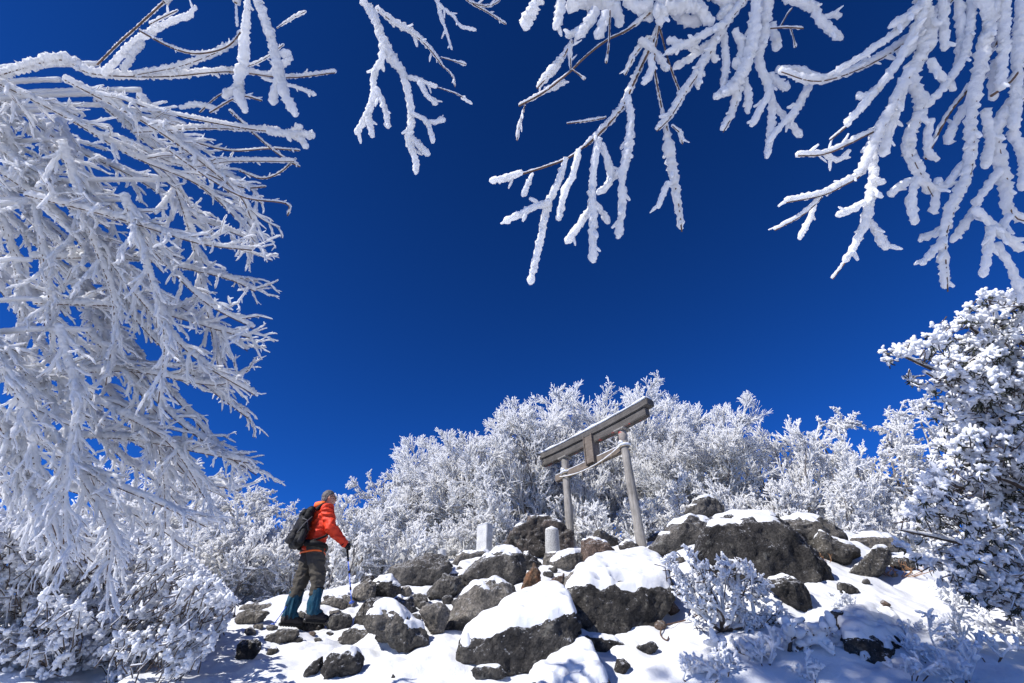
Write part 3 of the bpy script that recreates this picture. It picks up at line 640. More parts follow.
def frost_tree(seed, stems, H, levels, r0=0.09, rime=0.032, trunk_rime=0.4):
    rng = np.random.default_rng(seed); n = len(stems)
    P = np.array([[s[2] * math.cos(s[1]), s[2] * math.sin(s[1]), -0.25] for s in stems]); D = np.array([[math.sin(s[0]) * math.cos(s[1]), math.sin(s[0]) * math.sin(s[1]), math.cos(s[0])] for s in stems])
    Ln = np.array([H * s[3] for s in stems]); bark = TB(); fr = TB()
    pts = grow(P, D, Ln, 9, 0.09, np.array([0, 0, 0.05]), rng); r = taper(n, 9, r0, r0 * 0.28)
    bark.add(pts, r, 7, 1, 0.12, 4); fr.add(pts + np.array([0, 0, 1]) * (r * trunk_rime)[..., None], r * 0.93, 6, 2, 0.15, 8)
    tips = []
    for li, lv in enumerate(levels):
        P, D, Ln = spawn(pts, Ln, lv['m'], lv.get('f0', 0.25), 1.0, lv['ang'], 12, lv['lr'], rng, lv.get('flat', 0.0))
        K = lv['K']; pts = grow(P, D, Ln, K, lv.get('wob', 0.14), np.array([0, 0, lv['trop']]), rng); nn = len(pts)
        if lv.get('bark'):
            rb = taper(nn, K, lv['bark'], lv['bark'] * 0.4); bark.add(pts, rb, 4)
            fr.add(pts + np.array([-0.3, 0, 1]) * (rb * 0.7 + 0.004)[..., None], rb * 0.75 + rime * lv.get('rm', 0.55), 4, 3, 0.2, 9)
        else:
            rr = taper(nn, K, rime * lv.get('rm', 1.0), rime * lv.get('rm', 1.0) * 0.8, rng, 0.22)
            fr.add(pts, rr, lv.get('sides', 4))
    return bark, fr
GT = 'rime covered trees behind the summit rocks'
PROTO = {}
M_BARKF = bark_mat('frosty_bark', (0.06, 0.05, 0.045), (0.30, 0.28, 0.27))
def proto(kind):
    if kind in PROTO: return PROTO[kind]
    rg = np.random.default_rng(hash(kind) % 1000 if False else {'fan': 1, 'fanb': 2, 'vase': 3, 'round': 4, 'shrub': 5}[kind])
    if kind in ('fan', 'fanb'):
        stems = [(math.radians(rg.uniform(8, 44)), a + rg.uniform(-.3, .3), 0.15, rg.uniform(0.5, 0.72)) for a in np.linspace(0, 2 * PI, 8)[:-1]]
        lv = [dict(m=9, ang=34, lr=0.52, K=5, trop=0.05, bark=0.020, f0=0.22), dict(m=8, ang=36, lr=0.5, K=4, trop=0.02, bark=0.007, rm=0.8), dict(m=8, ang=34, lr=0.58, K=3, trop=0.02, rm=0.78, wob=0.08), dict(m=7, ang=33, lr=0.60, K=2, trop=0.02, rm=0.56, wob=0.05)]
        b, f = frost_tree(rg.integers(999), stems, 6.5, lv, 0.085, 0.021)
    elif kind == 'vase':
        stems = [(math.radians(rg.uniform(3, 30)), a + rg.uniform(-.4, .4), 0.3, rg.uniform(0.55, 0.95)) for a in np.linspace(0, 2 * PI, 12)[:-1]]
        lv = [dict(m=8, ang=30, lr=0.36, K=4, trop=0.08, bark=0.012, f0=0.15), dict(m=8, ang=34, lr=0.55, K=3, trop=0.05, rm=0.9), dict(m=7, ang=36, lr=0.52, K=2, trop=0.04, rm=0.68, wob=.06)]
        b, f = frost_tree(rg.integers(999), stems, 4.2, lv, 0.05, 0.022)
    elif kind == 'round':
        stems = [(math.radians(rg.uniform(4, 26)), a + rg.uniform(-.4, .4), 0.15, rg.uniform(0.6, 0.85)) for a in np.linspace(0, 2 * PI, 6)[:-1]]
        lv = [dict(m=10, ang=46, lr=0.42, K=6, trop=-0.10, bark=0.014, f0=0.3), dict(m=9, ang=45, lr=0.42, K=4, trop=-0.12, bark=0.005, rm=0.8), dict(m=6, ang=45, lr=0.5, K=2, trop=-0.12, rm=0.9), dict(m=5, ang=45, lr=0.5, K=2, trop=-0.05, rm=0.72)]
        b, f = frost_tree(rg.integers(999), stems, 5.4, lv, 0.07, 0.023)
    else:
        stems = [(math.radians(rg.uniform(10, 62)), a + rg.uniform(-.4, .4), 0.25, rg.uniform(0.5, 1.0)) for a in np.linspace(0, 2 * PI, 15)[:-1]]
        lv = [dict(m=8, ang=36, lr=0.42, K=4, trop=0.05, bark=0.008, f0=0.12), dict(m=8, ang=42, lr=0.5, K=2, trop=0.03, rm=1.0), dict(m=5, ang=46, lr=0.5, K=2, trop=0.03, rm=0.95)]
        b, f = frost_tree(rg.integers(999), stems, 2.4, lv, 0.03, 0.02)
    bo = b.build('trunk', M_BARKF); fo = f.build('crown', M_FROST)
    PROTO[kind] = (bo, fo, [False]); return PROTO[kind]
def ftree(kind, u, Y, rot, s, label, sz=None, du=0, name='frosted_tree', cat='tree', group=GT, dz=0.0):
    bo, fo, used = proto(kind)
    d = ray(u, 560.0); x = d[0] / d[1] * Y; z = float(ground_base(x, Y)) + dz
    e = empty(name, (x, Y, z), rot); e.scale = (s, s, sz or s); tag(e, label, cat, group)
    for src in (bo, fo):
        if not used[0]: c = src
        else: c = src.copy(); COL.objects.link(c)
        c.parent = e
    used[0] = True
    return e
ftree('fan', 535, 15.2, 0.3, 1.12, 'broad fan shaped rime covered tree rising behind the stone slab and gate')
ftree('fanb', 636, 16.8, 3.6, 1.30, 'tallest white rime covered tree directly behind the gate')
ftree('fan', 455, 16.4, 2.7, 1.08, 'leftmost wide rime covered tree left of the stone slab')
ftree('fanb', 705, 14.8, 0.4, 0.84, 'rime covered tree with dark forked stems behind the rounded boulder on the ridge')
ftree('round', 412, 14.4, 1.1, 0.78, 'drooping white tree between the hiker and the stone slab')
ftree('round', 470, 14.2, 2.4, 0.62, 'low drooping frosted tree directly behind the stone slab')
ftree('vase', 800, 14.0, 2.0, 1.0, 'upright many stemmed frosted tree behind the biggest dark boulder')
ftree('vase', 868, 13.2, 4.0, 0.86, 'upright frosted tree behind the split tilted rock')
ftree('round', 940, 13.6, 0.5, 1.15, 'tall rounded frosted birch rising behind the snow laden evergreen')
ftree('vase', 575, 14.6, 5.0, 0.8, 'frosted thicket tree with bare dark stems seen between the gate posts')
ftree('vase', 905, 15.5, 1.0, 0.95, 'slim upright frosted tree farther back beside the rounded birch')
ftree('round', 322, 15.0, 3.3, 0.74, 'round headed frosted tree behind the head of the hiker')
ftree('round', 352, 16.6, 5.1, 0.66, 'frosted tree right of the head of the hiker', )
ftree('fan', 262, 14.5, 0.9, 0.55, 'frosted tree left of the backpack above the snow crest')
ftree('round', 205, 13.5, 2.2, 0.85, 'tall frosted tree partly behind the hanging white branches on the left')
ftree('vase', 120, 12.5, 2.9, 1.0, 'frosted tree hidden behind the left bush')
GS = 'low frosted shrubs along the crest'
sh = [(232, 11.6, 0.9, 'low frosted shrub on the crest above the left bush'), (285, 12.4, 1.15, 'low frosted shrub behind the legs of the hiker on the left side'), (338, 12.2, 0.95, 'low frosted shrub seen between the hiker and the walking pole'),
      (378, 12.8, 1.0, 'low frosted shrub right of the walking pole'), (430, 13.4, 0.95, 'low frosted shrub above the flat topped boulder'), (510, 13.6, 0.95, 'low frosted shrub between the slab and the craggy rock'),
      (615, 13.2, 0.85, 'low frosted shrub between the gate posts'), (672, 13.2, 0.85, 'low frosted shrub right of the right gate post'), (770, 12.4, 0.85, 'low frosted shrub at the ridge behind the thin slab'), (842, 11.8, 0.75, 'low frosted shrub behind the mottled boulder'), (905, 11.7, 0.85, 'low frosted shrub behind the long low boulder'), (180, 11.0, 1.0, 'low frosted shrub at the far edge of the left bush')]
for k, (u, Y, s, lb) in enumerate(sh): ftree('shrub', u, Y, k * 1.7, s, lb, name='frosted_shrub', cat='shrub', group=GS)

def place_raw(kind, x, y, rot, s, sz, label):
    bo, fo, used = proto(kind); e = empty('frosted_tree', (x, y, float(ground_base(x, y))), rot); e.scale = (s, s, sz); tag(e, label, 'tree')
    for src in (bo, fo): c = src.copy(); COL.objects.link(c); c.parent = e
e = empty('frosted_tree', (-3.7, -0.5, -1.6)); tag(e, 'tall rime covered tree added unseen behind the viewer to shade the right side of the slope', 'tree')  # out-of-view tree, added for the shadow its high crown casts lower right
tb = TB(); tb.add([(0, 0, -0.4), (0.03, 0.02, 2.8), (0, 0, 5.4), (0.02, 0, 8.3)], [0.15, 0.12, 0.10, 0.07], 12, 1, 0.08, 8); tb.build('trunk', M_BARK, e)
for src, nm in zip(proto('fanb')[:2], ('limbs', 'crown')):
    c = src.copy(); c.name = nm; COL.objects.link(c); c.parent = e; c.location = (0, 0, 7.6); c.scale = (0.62, 0.62, 0.55)
# ------------------------------------------------------------------ near rime branches
rngN = np.random.default_rng(5)
class Coral:
    def __init__(s): s.r = TB(); s.b = TB(); s.k = 0
    def limb(s, pts, rad, step=0.009, rough=0.5, sides=10):
        s.k += 1; p, r = resample(pts, np.asarray(rad) * 0.82, step)
        r = r * (1 + 0.10 * vnoise(p * 22, s.k)); r[-1] *= 0.62; r[-2] *= 0.9
        s.r.add(p, r, sides, s.k, rough, 120)
        return p, r
    def core(s, pts, rb, off=(0, 0, 0)):
        rb = rb * 0.55 if np.isscalar(rb) else rb
        p, r = resample(pts, np.full(len(pts), rb) if np.isscalar(rb) else rb, 0.03)
        s.b.add(p + np.array(off), r, 6, 1, 0.12, 60)
    def nubs(s, p, r, gap=0.05, L=(0.014, 0.058), gravity=0.4, prob=0.85):
        d = np.concatenate([[0], np.cumsum(np.linalg.norm(np.diff(p, axis=0), axis=1))]); x = gap * 0.6
        while x < d[-1] - 0.02:
            if rngN.random() < prob:
                i = int(np.searchsorted(d, x)); i = min(max(i, 1), len(p) - 2); T = unit(p[i + 1] - p[i - 1]); c = unit(np.cross(T, rngN.normal(size=3)))
                D = unit(T * 0.7 + c * 0.8 + np.array([0, 0, -gravity * rngN.random()])); l = rngN.uniform(*L); rr = max(r[i] * rngN.uniform(0.45, 0.85), 0.005)
                q = np.array([p[i], p[i] + D * l * 0.5, p[i] + D * l]); s.limb(q, [rr, rr, rr * 0.85], 0.012)
            x += gap * rngN.uniform(0.6, 1.5)
    def forks(s, p, r, gap, L, depth, gravity=0.5, back=0.0, spread=0.75, thin=0.85, core=0.0, prob=1.0):
        d = np.concatenate([[0], np.cumsum(np.linalg.norm(np.diff(p, axis=0), axis=1))]); x = gap * rngN.uniform(.3, 1)
        while x < d[-1]:
            i = int(np.searchsorted(d, x)); i = min(max(i, 1), len(p) - 2); T = unit(p[i + 1] - p[i - 1]); c = unit(np.cross(T, rngN.normal(size=3) + np.array([0, 0.8, 0])))
            D = unit(T + c * spread * rngN.uniform(0.6, 1.2) + np.array([0, 0, -gravity * rngN.uniform(0.2, 1)])); l = L * rngN.uniform(0.5, 1.3) * (1 - 0.35 * x / d[-1])
            K = 4; q = [p[i]]
            for k in range(K): D = unit(D + rngN.normal(size=3) * 0.13 + np.array([0, 0, -gravity * 0.16])); q.append(q[-1] + D * l / K)
            q = np.array(q); rr = max(r[i] * thin, 0.009)
            if rngN.random() < prob:
                pp, rp_ = s.limb(q, np.linspace(rr, rr * 0.8, K + 1), 0.016 if depth else 0.014)
                if core: s.core(q, core * rngN.uniform(0.6, 1), (0, 0, -rr * rngN.uniform(0.35, 0.95)))
                if depth: s.forks(pp, rp_, gap * 0.75, L * 0.52, depth - 1, gravity, back, spread, thin, core * 0.6)
                else: s.nubs(pp, rp_, 0.08, (0.02, 0.05), gravity)
            x += gap * rngN.uniform(0.6, 1.4)
def stroke(cor, pts, wd, zc=2.0, dz=0.0, nub=True, core=0.0):
    if np.isscalar(wd): wd = [wd] * len(pts)
    if len(wd) != len(pts): wd = np.interp(np.linspace(0, 1, len(pts)), np.linspace(0, 1, len(wd)), wd)
    z = zc + dz * np.linspace(0, 1, len(pts)) + 0
    P = np.array([atz(u, v, z_) for (u, v), z_ in zip(pts, z)]); R = np.array(wd) * 0.5 * z / F_PX * 0.93
    p, r = cor.limb(P, R)
    if core: cor.core(P, core, tuple(-0.8 * float(np.mean(R)) * unit(ray(*pts[0])) * 0.0 + np.array([0, 0, -1.0]) * float(np.mean(R)) * 0.9))
    if nub: cor.nubs(p, r)
    return p, r
# ---- overhead tree (trunk behind the camera on the right)
cor = Coral(); Z = 2.0
S = stroke
def SS(pts, wd, dz=0.0, zc=None, core=0.0, nub=True): return S(cor, pts, wd, (zc or Z) + rngN.uniform(-0.035, 0.035), dz, nub, core)
# hanging spray near the top centre
Z = 2.15
SS([(362,0),(373,14.5),(382,37),(391,57),(403,74),(410,103),(411,121),(409,140),(415,158),(416,174)], [9,10,11,12,10,9,10,10,8,7])
SS([(383,45),(381,61),(374,74),(374,92),(368,113),(356,134)], [9,8,8,8,9,9]); SS([(367,112),(370,125),(372,137)], 8); SS([(376,88),(385,108),(388,128)], 7.5)
SS([(403,76),(419,80),(437,87)], 6); SS([(419,82),(427,95),(437,104)], 7); SS([(412,113),(427,122),(433,143)], 6.5); SS([(424,121),(434,122),(445,119)], 7); SS([(411,138),(421,147),(429,155)], 8)
SS([(377,8),(393,21),(414,33),(427,45),(437,57),(443,66)], [7,8,8,6,5,3], core=0.004); SS([(443,66),(453,76),(455,87)], [2.2,3,2], core=0.003)
SS([(436,-3),(441,16),(447,34),(452,50)], [6,5,3,3]); SS([(438,4),(453,16),(461,26),(476,30)], [5,4,4,5]); SS([(441,57),(452,60),(466,64)], [2,2,6], core=0.003, nub=False); SS([(437,87),(455,93),(463,97)], [2,2.5,2], core=.003, nub=False); SS([(462,97),(472,104)], [5,4], nub=False)
SS([(462,-4),(475,5),(488,12),(506,24)], [3,4,2.5,4], core=0.004); SS([(470,2),(488,6),(500,0)], [3,3,4], core=0.003)
cl1 = cor; 
# middle spray
Z = 1.9
BB = [(659,5),(628,29),(606,40),(583,58),(570,71),(543,92),(519,105)]
SS(BB, [9,4,2.5,2.2,2.2,5,5], core=0.0075, nub=False)
SS([(572,40),(564,54),(556,66),(545,78),(537,87)], [4,7,12,11,5], core=0.005); SS([(545,90),(555,86),(565,81)], 8); SS([(572,69),(580,75),(585,79)], [2,2,5], core=0.004, nub=False); SS([(610,10),(609,40),(606,63)], [2.5,2.5,4], core=0.005, nub=False); SS([(525,105),(519,126),(517,140)], [2.5,4,4], core=0.004); SS([(571,70),(570,52),(572,40)], [3,6,5], core=.004)
for p, w_ in [([(545,-12),(530,14),(524,28)],[13,14,15]), ([(562,-8),(559,16),(555,29)],[11,12,10]), ([(568,6),(586,4),(604,4),(617,12),(620,26)],[14,14,15,14,12]), ([(596,10),(588,24),(577,37)],13), ([(607,12),(603,24),(597,38)],13), ([(626,0),(640,8),(652,2)],15), ([(575,-6),(590,-4),(640,-8)],15), ([(632,-6),(636,8)],14), ([(585,26),(575,33),(566,36)],9)]: SS(p, w_)
SS([(659,26),(648,50),(633,82),(623,105)], [7,7,8,9], core=0.009); SS([(623,105),(604,127),(585,145)], [9,8,7], core=0.008); SS([(585,145),(567,158),(533,170),(512,176)], [4.5,3,2.5,4], core=0.007, nub=False); SS([(522,172),(508,177),(490,181)], [7,10,9])
SS([(627,95),(631,120),(628,150),(622,178),(622,206),(618,238)], [8,9,11,10,9,10]); SS([(599,138),(595,159),(592,190),(593,217),(593,262)], [8,9,10,10,11]); SS([(591,208),(580,224),(566,243)], [9,9,10]); SS([(596,204),(602,212),(609,223)], [8,8,9])
SS([(602,144),(607,159),(611,175),(606,187),(597,193)], 9); SS([(624,168),(616,175),(609,183)], 8); SS([(579,150),(572,177),(564,193),(559,220)], [8,9,9,9]); SS([(566,158),(559,180),(548,204),(542,233),(537,254),(530,284)], [6,9,10,9,9,10]); SS([(550,202),(530,209),(504,222)], [9,9,9])
SS([(533,173),(528,183),(523,196)], [3,8,9]); SS([(606,117),(590,120),(567,123)], [3,4,2.5], core=0.004, nub=False); SS([(649,37),(635,53),(625,74)], [7,7,6], core=0.004); SS([(651,55),(651,72),(643,84)], [8,9,8])
SS([(660,20),(654,60),(661,105),(666,126)], [3,3,4,5], core=0.006, nub=False); SS([(666,124),(669,147),(674,180),(678,205),(681,229)], [6,13,12,9,8], core=0.006); SS([(668,182),(662,196),(658,208)], 8); SS([(672,125),(680,132),(682,143)], [4,6,5], core=0.004); SS([(660,29),(669,63),(683,100)], [2.5,2.5,4], core=0.006, nub=False)
SS([(748,-6),(722,29),(701,66),(685,90),(669,116),(656,129)], [12,11,11,10,9,8], core=0.004); SS([(719,36),(693,56),(674,68)], [9,9,10]); SS([(724,24),(693,40),(666,53)], [9,9,8]); SS([(724,34),(726,63),(723,87)], 9); SS([(703,62),(700,74),(698,86)], 8); SS([(710,50),(716,62)], 8)
SS([(756,-4),(753,40),(745,66),(732,87),(714,97)], [12,15,15,14,10]); SS([(745,79),(748,96),(748,113)], 9); SS([(738,88),(732,112),(722,130)], [11,10,9], core=0.004); SS([(735,60),(742,70),(738,84)], 12)
SS([(768,-4),(764,32),(759,60),(769,87),(772,116),(767,158)], [15,14,11,10,9,8]); SS([(769,92),(760,110),(751,126)], 8); SS([(769,74),(780,84),(789,88)], [8,9,10]); SS([(772,24),(776,40),(777,50)], 12)
SS([(777,69),(798,71),(820,79)], [9,11,12], core=0.004); SS([(811,82),(795,111),(782,124),(769,142)], [10,9,8,7]); SS([(772,103),(788,121),(801,137)], [7,8,8]); SS([(785,-4),(800,2),(813,8),(825,25),(842,39)], [12,11,12,11,10]); SS([(823,18),(832,15),(841,16)], 8)
SS([(770,28),(786,27),(803,28)], [2.5,3,4], core=0.005, nub=False); SS([(790,27),(794,40),(795,47)], [2,2,6], core=.003, nub=False); SS([(780,27),(787,14),(792,8)],[2,2,3],core=.004,nub=False)
for p, w_ in [([(655,12),(680,6),(700,8)],15), ([(690,-6),(700,10),(712,24)],14), ([(640,40),(655,52),(668,70)],9), ([(668,40),(685,45),(700,38)],10), ([(735,0),(718,18)],12), ([(660,-6),(664,10),(660,24)],13), ([(675,12),(690,22),(705,18)],13), ([(640,8),(652,20)],12), ([(700,-8),(735,-8),(770,-8)],16), ([(735,30),(742,45),(740,60)],9), ([(716,-6),(728,6),(722,18)],13),([(640,-8),(665,-6),(700,-8)],15)]: SS(p, w_)
# right spray
Z = 1.75
SS([(780,70),(809,79),(834,76),(871,61),(903,41),(935,12),(958,-8)], [9,11,12,10,10,11,12], zc=1.85, core=0.004); SS([(838,70),(866,53),(899,29),(925,-4)], [8,8,9,10]); SS([(846,124),(866,102),(895,66),(915,30),(930,-6)], [9,10,10,10,11]); SS([(858,96),(868,95),(877,93)], 9); SS([(830,139),(846,126)], [3,4], core=0.005, nub=False)
SS([(797,154),(825,152),(862,135),(883,123),(900,95)], [9,7,7,8,9], core=0.005); SS([(822,152),(838,160),(850,150)], [6,7,6]); SS([(910,70),(887,115),(870,150),(860,172),(842,183),(821,193),(785,200)], [12,12,12,10,9,8,8], core=0.004); SS([(821,196),(803,213),(774,229)], [6,6,5], core=0.004); SS([(815,205),(808,222),(799,239)], [6,7,8])
SS([(873,135),(873,176),(867,217),(856,242),(844,262)], [10,11,11,9,7]); SS([(844,262),(838,270),(832,278)], [3,5,5], core=0.004); SS([(869,221),(878,234),(887,249)], [10,10,10]); SS([(864,203),(850,210),(837,215)], 9); SS([(872,178),(884,183)], 9); SS([(893,112),(887,135),(883,156)], [12,11,12]); SS([(905,85),(895,120),(888,140)], 8)
SS([(921,-4),(930,35),(912,75),(921,105),(908,145),(921,176),(930,193)], [16,15,14,14,13,12,10], core=0.003); SS([(943,-4),(944,24),(945,50)], [11,10,12]); SS([(974,-4),(965,53),(947,83),(925,107)], [11,10,9,9])
SS([(998,-4),(983,53),(972,110),(969,167),(952,206),(943,237),(945,288)], [13,14,13,12,11,10,9], core=0.004); SS([(949,226),(935,233),(919,240)], [10,9,9]); SS([(943,240),(932,253),(921,264)], 9); SS([(890,194),(912,180),(939,189),(952,178),(966,160)], [9,9,10,10,10]); SS([(917,178),(911,200),(915,224)], [10,10,11])
SS([(978,204),(966,222),(952,242)], [9,10,9]); SS([(974,209),(996,228),(1022,250)], [10,10,11]); SS([(991,226),(988,250),(983,277)], [10,10,9]); SS([(996,244),(1010,265),(1018,285),(1024,302)], [9,9,10,10]); SS([(1030,85),(996,127),(1004,176),(1009,211),(1030,220)], [12,14,14,13,12], core=0.004)
SS([(1004,-4),(1004,44),(1000,90)], [12,12,11]); SS([(1022,-4),(1018,60),(1014,130)], [12,12,12]); SS([(925,158),(947,114),(974,79),(1009,18)], [4,5,5,5], core=0.008); SS([(930,-2),(912,13),(890,27)], [10,11,10]); SS([(949,143),(951,130),(969,101)], 10); SS([(900,57),(915,44),(921,20)], 9)
SS([(996,60),(993,80),(994,100)], 10); SS([(934,213),(936,195),(938,178)], 9); SS([(985,110),(990,140),(985,168)], 11); SS([(1000,170),(985,190),(975,205)], 10); SS([(1012,130),(1024,160),(1022,190)], 11); SS([(958,-4),(962,40),(958,70)], 10); SS([(930,60),(940,75),(955,90)], 9); SS([(1010,215),(1000,232),(1012,240)], 9); SS([(930,120),(928,150),(938,160)], 9); SS([(981,-4),(990,20),(985,45)], 14)
SS([(1024,60),(1010,80),(990,95)], [5,5,4], core=0.009, nub=False)
# carrying limbs and trunk
ot = empty('overhanging_tree', (2.6, -1.3, -1.7)); tag(ot, 'rime encrusted birch whose branches hang into the top and top right of the view', 'tree')
top = np.array([2.45, -1.0, 3.1]); tb = TB()
pz = np.linspace(0, 1, 14)[:, None]; tp = np.array([2.6, -1.3, -2.1]) * (1 - pz) + top * pz + 0.06 * np.sin(pz * 7) * np.array([1, 0.5, 0]); tb.add(tp, np.linspace(0.16, 0.075, 14), 14, 2, 0.08, 9)
def limb(tbb, a, b, r0, r1, lift=0.35):
    a = np.array(a); b = np.array(b); m1 = a * .66 + b * .34 + np.array([0, 0, lift]); m2 = a * .33 + b * .67 + np.array([0, 0, lift])
    p, r = resample([a, m1, m2, b], [r0, r0 * .75 + r1 * .25, (r0 + r1) / 2, r1], 0.05); tbb.add(p, r, 8, 4, 0.1, 20)
    f, rr = resample(p + np.array([0, 0, 1]) * (r * 0.3 + 0.003)[:, None], r * 0.95 + 0.010, 0.015); cor.r.add(f, rr, 8, 7, 0.2, 60)
for hu, hv, z_ in [(362,-4,2.15),(436,-6,2.15),(462,-8,2.15),(545,-14,1.9),(575,-8,1.9),(640,-10,1.9),(700,-10,1.9),(748,-8,1.9),(768,-8,1.9),(785,-8,1.9),(925,-8,1.75),(958,-10,1.85),(974,-8,1.75),(998,-8,1.75),(1022,-8,1.75),(943,-8,1.75)]:
    hub = np.array([2.45, -1.0, 3.1]) * 0.45 + atz(hu, -60, z_) * 0.55 + np.array([0, 0, 0.25])
    limb(tb, top * 0.75 + tp[8] * 0.25 if hu > 800 else top, hub, 0.04, 0.022, 0.2); limb(tb, hub, atz(hu, hv, z_), 0.022, 0.010, 0.08)
orr = cor.r.build('crown', M_RIME, ot, (2.6, -1.3, -1.7)); 
cor.b.build('bare_twigs', M_TWIG, ot, (2.6, -1.3, -1.7)); tb.build('trunk', M_BARK, ot, (2.6, -1.3, -1.7))

bo_, fo_, _u = proto('round')  # unseen high crown added above the frame to shade the evergreen
for src, nm in ((bo_, 'shade_limbs'), (fo_, 'shade_crown')):
    c = src.copy(); c.name = nm; COL.objects.link(c); c.parent = ot; c.location = (-0.1, 0.0, 4.6); c.scale = (0.95, 0.95, 1.0); c.rotation_euler = Vector((-0.42, 0.40, 1.0)).to_track_quat('Z', 'Y').to_euler()
# ---- left tree
cor = Coral(); C0 = (-5.0, 0.9, -1.5)
def SL(pts, wd, zc=3.0, dz=0.0, core=0.0, nub=True): return S(cor, pts, wd, zc, dz, nub, core)
SL([(-30,78),(0,74),(61,58),(94,72),(164,75),(230,70),(287,76),(336,71)], [12,12,14,11,9,8,6,5], 2.9, core=0.006)
SL([(248,-4),(246,22),(243,62),(238,90),(246,112)], [6,9,14,12,9], 2.3); SL([(241,85),(232,90),(223,97)], 9, 2.3); SL([(254,-8),(271,37),(277,66),(283,90),(296,116)], [9,11,13,12,10], 2.3); SL([(278,80),(274,92),(272,104)], 10, 2.3); SL([(282,54),(290,52)], 11, 2.3)
SL([(98,64),(120,42),(139,25),(164,2)], [3,3.5,3,4], 2.8, core=0.010, nub=False); SL([(140,30),(170,46),(197,53),(228,46),(246,25)], [3.5,4,5,4,4], 2.8, core=0.008); SL([(103,74),(135,42),(170,22),(193,14)], [8,9,8,7], 2.85); SL([(123,70),(132,55),(143,41)], 8, 2.85); SL([(135,74),(185,64),(230,45),(243,30)], [8,9,7,6], 2.85, core=.004)
SL([(190,14),(196,6)], 5, 2.8); SL([(150,24),(165,16),(178,10)], [5,4,3], 2.7, core=0.005); SL([(270,75),(286,62),(291,55)], 8, 2.9); SL([(262,78),(300,88),(316,95)], [4,5,6], 2.9); SL([(230,72),(262,60),(284,44)], [5,4,3], 2.9, core=.004); SL([(236,3),(237,26)], [3,4], 2.6, nub=False); SL([(277,28),(292,18),(306,11)], [2,4,4], 2.6, core=.003)
SL([(115,94),(164,111),(246,127),(280,130)], [6,6,7,9], 3.0, core=0.006); SL([(268,131),(290,134),(314,134)], [9,9,10], 2.9); SL([(290,134),(302,140),(306,148)], 9, 2.9); SL([(290,132),(302,126)], 8, 2.9); SL([(135,131),(205,127),(267,129)], [8,7,7], 3.1, core=.005); SL([(123,139),(185,164),(230,160),(295,160)], [8,8,7,6], 3.1, core=.004)
SL([(180,108),(196,104),(218,109)], [5,7,6], 2.9); SL([(200,112),(218,96),(240,86)], [2.5,2.5,3], 2.9, core=.006, nub=False)
for pts in [[(170,150),(213,180),(246,197),(287,203),(288,215)], [(230,110),(262,140),(285,158),(300,166)], [(240,170),(262,178),(280,172),(296,158)], [(190,140),(230,150),(270,148),(300,150)], [(200,170),(240,186),(266,186)], [(210,112),(240,96),(262,100)]]: SL(pts, [4,3.5,3,3.5], 3.0 + rngN.uniform(-.2,.2), core=0.0075)
fans = [[(-30,60),(60,105),(130,150),(195,190),(240,215),(262,240)], [(-30,90),(60,150),(140,230),(205,290),(262,322)], [(-30,120),(70,200),(140,290),(200,350),(262,395)], [(-30,160),(60,240),(120,330),(185,400),(240,462)],
        [(-30,230),(40,300),(110,390),(165,450),(205,500)], [(-30,300),(30,370),(80,440),(105,510),(118,570)], [(-30,380),(10,450),(30,520)], [(-10,90),(30,180),(45,250),(52,330)], [(60,110),(90,200),(104,280),(108,360)], [(100,105),(160,150),(220,185),(268,225)],
        [(60,80),(160,130),(230,190),(270,215)], [(30,200),(120,215),(200,235),(255,250)], [(40,300),(140,310),(220,322),(272,330)], [(40,380),(130,375),(215,385),(268,375)], [(30,260),(130,262),(220,280),(276,290)], [(50,440),(130,435),(210,445),(258,462)], [(120,200),(150,260),(160,330),(165,400)], [(170,180),(200,250),(215,330),(225,400)], [(-20,150),(20,260),(25,350),(30,430)], [(40,480),(90,500),(150,520),(190,540)], [(60,330),(80,400),(70,470),(60,540)], [(0,430),(30,500),(70,560)],[(140,90),(190,150),(228,178),(262,190)]]
fans += [[(u + rngN.uniform(-15, 15), v + rngN.uniform(10, 40)) for u, v in f] for f in fans[:9]]
fans += [[(-30,400),(30,430),(100,470),(160,500),(205,520)], [(-30,350),(40,390),(120,430),(190,470),(235,490)], [(-30,440),(20,490),(70,530),(100,570)], [(20,360),(100,400),(170,440),(215,500)], [(-30,330),(20,400),(40,480),(60,550)], [(90,330),(140,400),(160,470),(165,530)]]
for i, f in enumerate(fans):
    zc = rngN.uniform(2.7, 3.7); f = [(min(u, 252) + rngN.uniform(-6, 6), v + rngN.uniform(-7, 7)) for u, v in f]
    p, r = SL(f, [10, 9, 8, 7, 6], zc, rngN.uniform(-0.2, 0.8), core=0.006, nub=False)
    cor.forks(p, r, 0.075, 0.27, 1, 0.6, 0, 1.05, 0.80, core=0.004)
lt = empty('frosted_birch', C0); tag(lt, 'big birch with drooping rime coated branches filling the left side of the view', 'tree')
tb = TB(); pz = np.linspace(0, 1, 16)[:, None]; tp = np.array([C0[0], C0[1], -2.0]) * (1 - pz) + np.array([-4.8, 0.8, 4.7]) * pz + 0.08 * np.sin(pz * 8) * np.array([1, 0.6, 0]); tb.add(tp, np.linspace(0.17, 0.05, 16), 14, 2, 0.08, 9)
for f in fans + [[(-30,78)], [(98,64)], [(115,94)]]:
    b = atz(f[0][0], f[0][1], 3.1)
    if f[0][0] > 0:
        limb(tb, atz(-35, f[0][1] + 8, 3.1), b, 0.009, 0.007, 0.03); continue
    k = int(np.clip((b[2] + 2.0 + 0.5) / 6.3 * 15, 4, 14)); limb(tb, tp[k], b, 0.026, 0.010, 0.15)
limb(tb, tp[15], atz(250, -90, 2.3), 0.045, 0.02, 0.3)
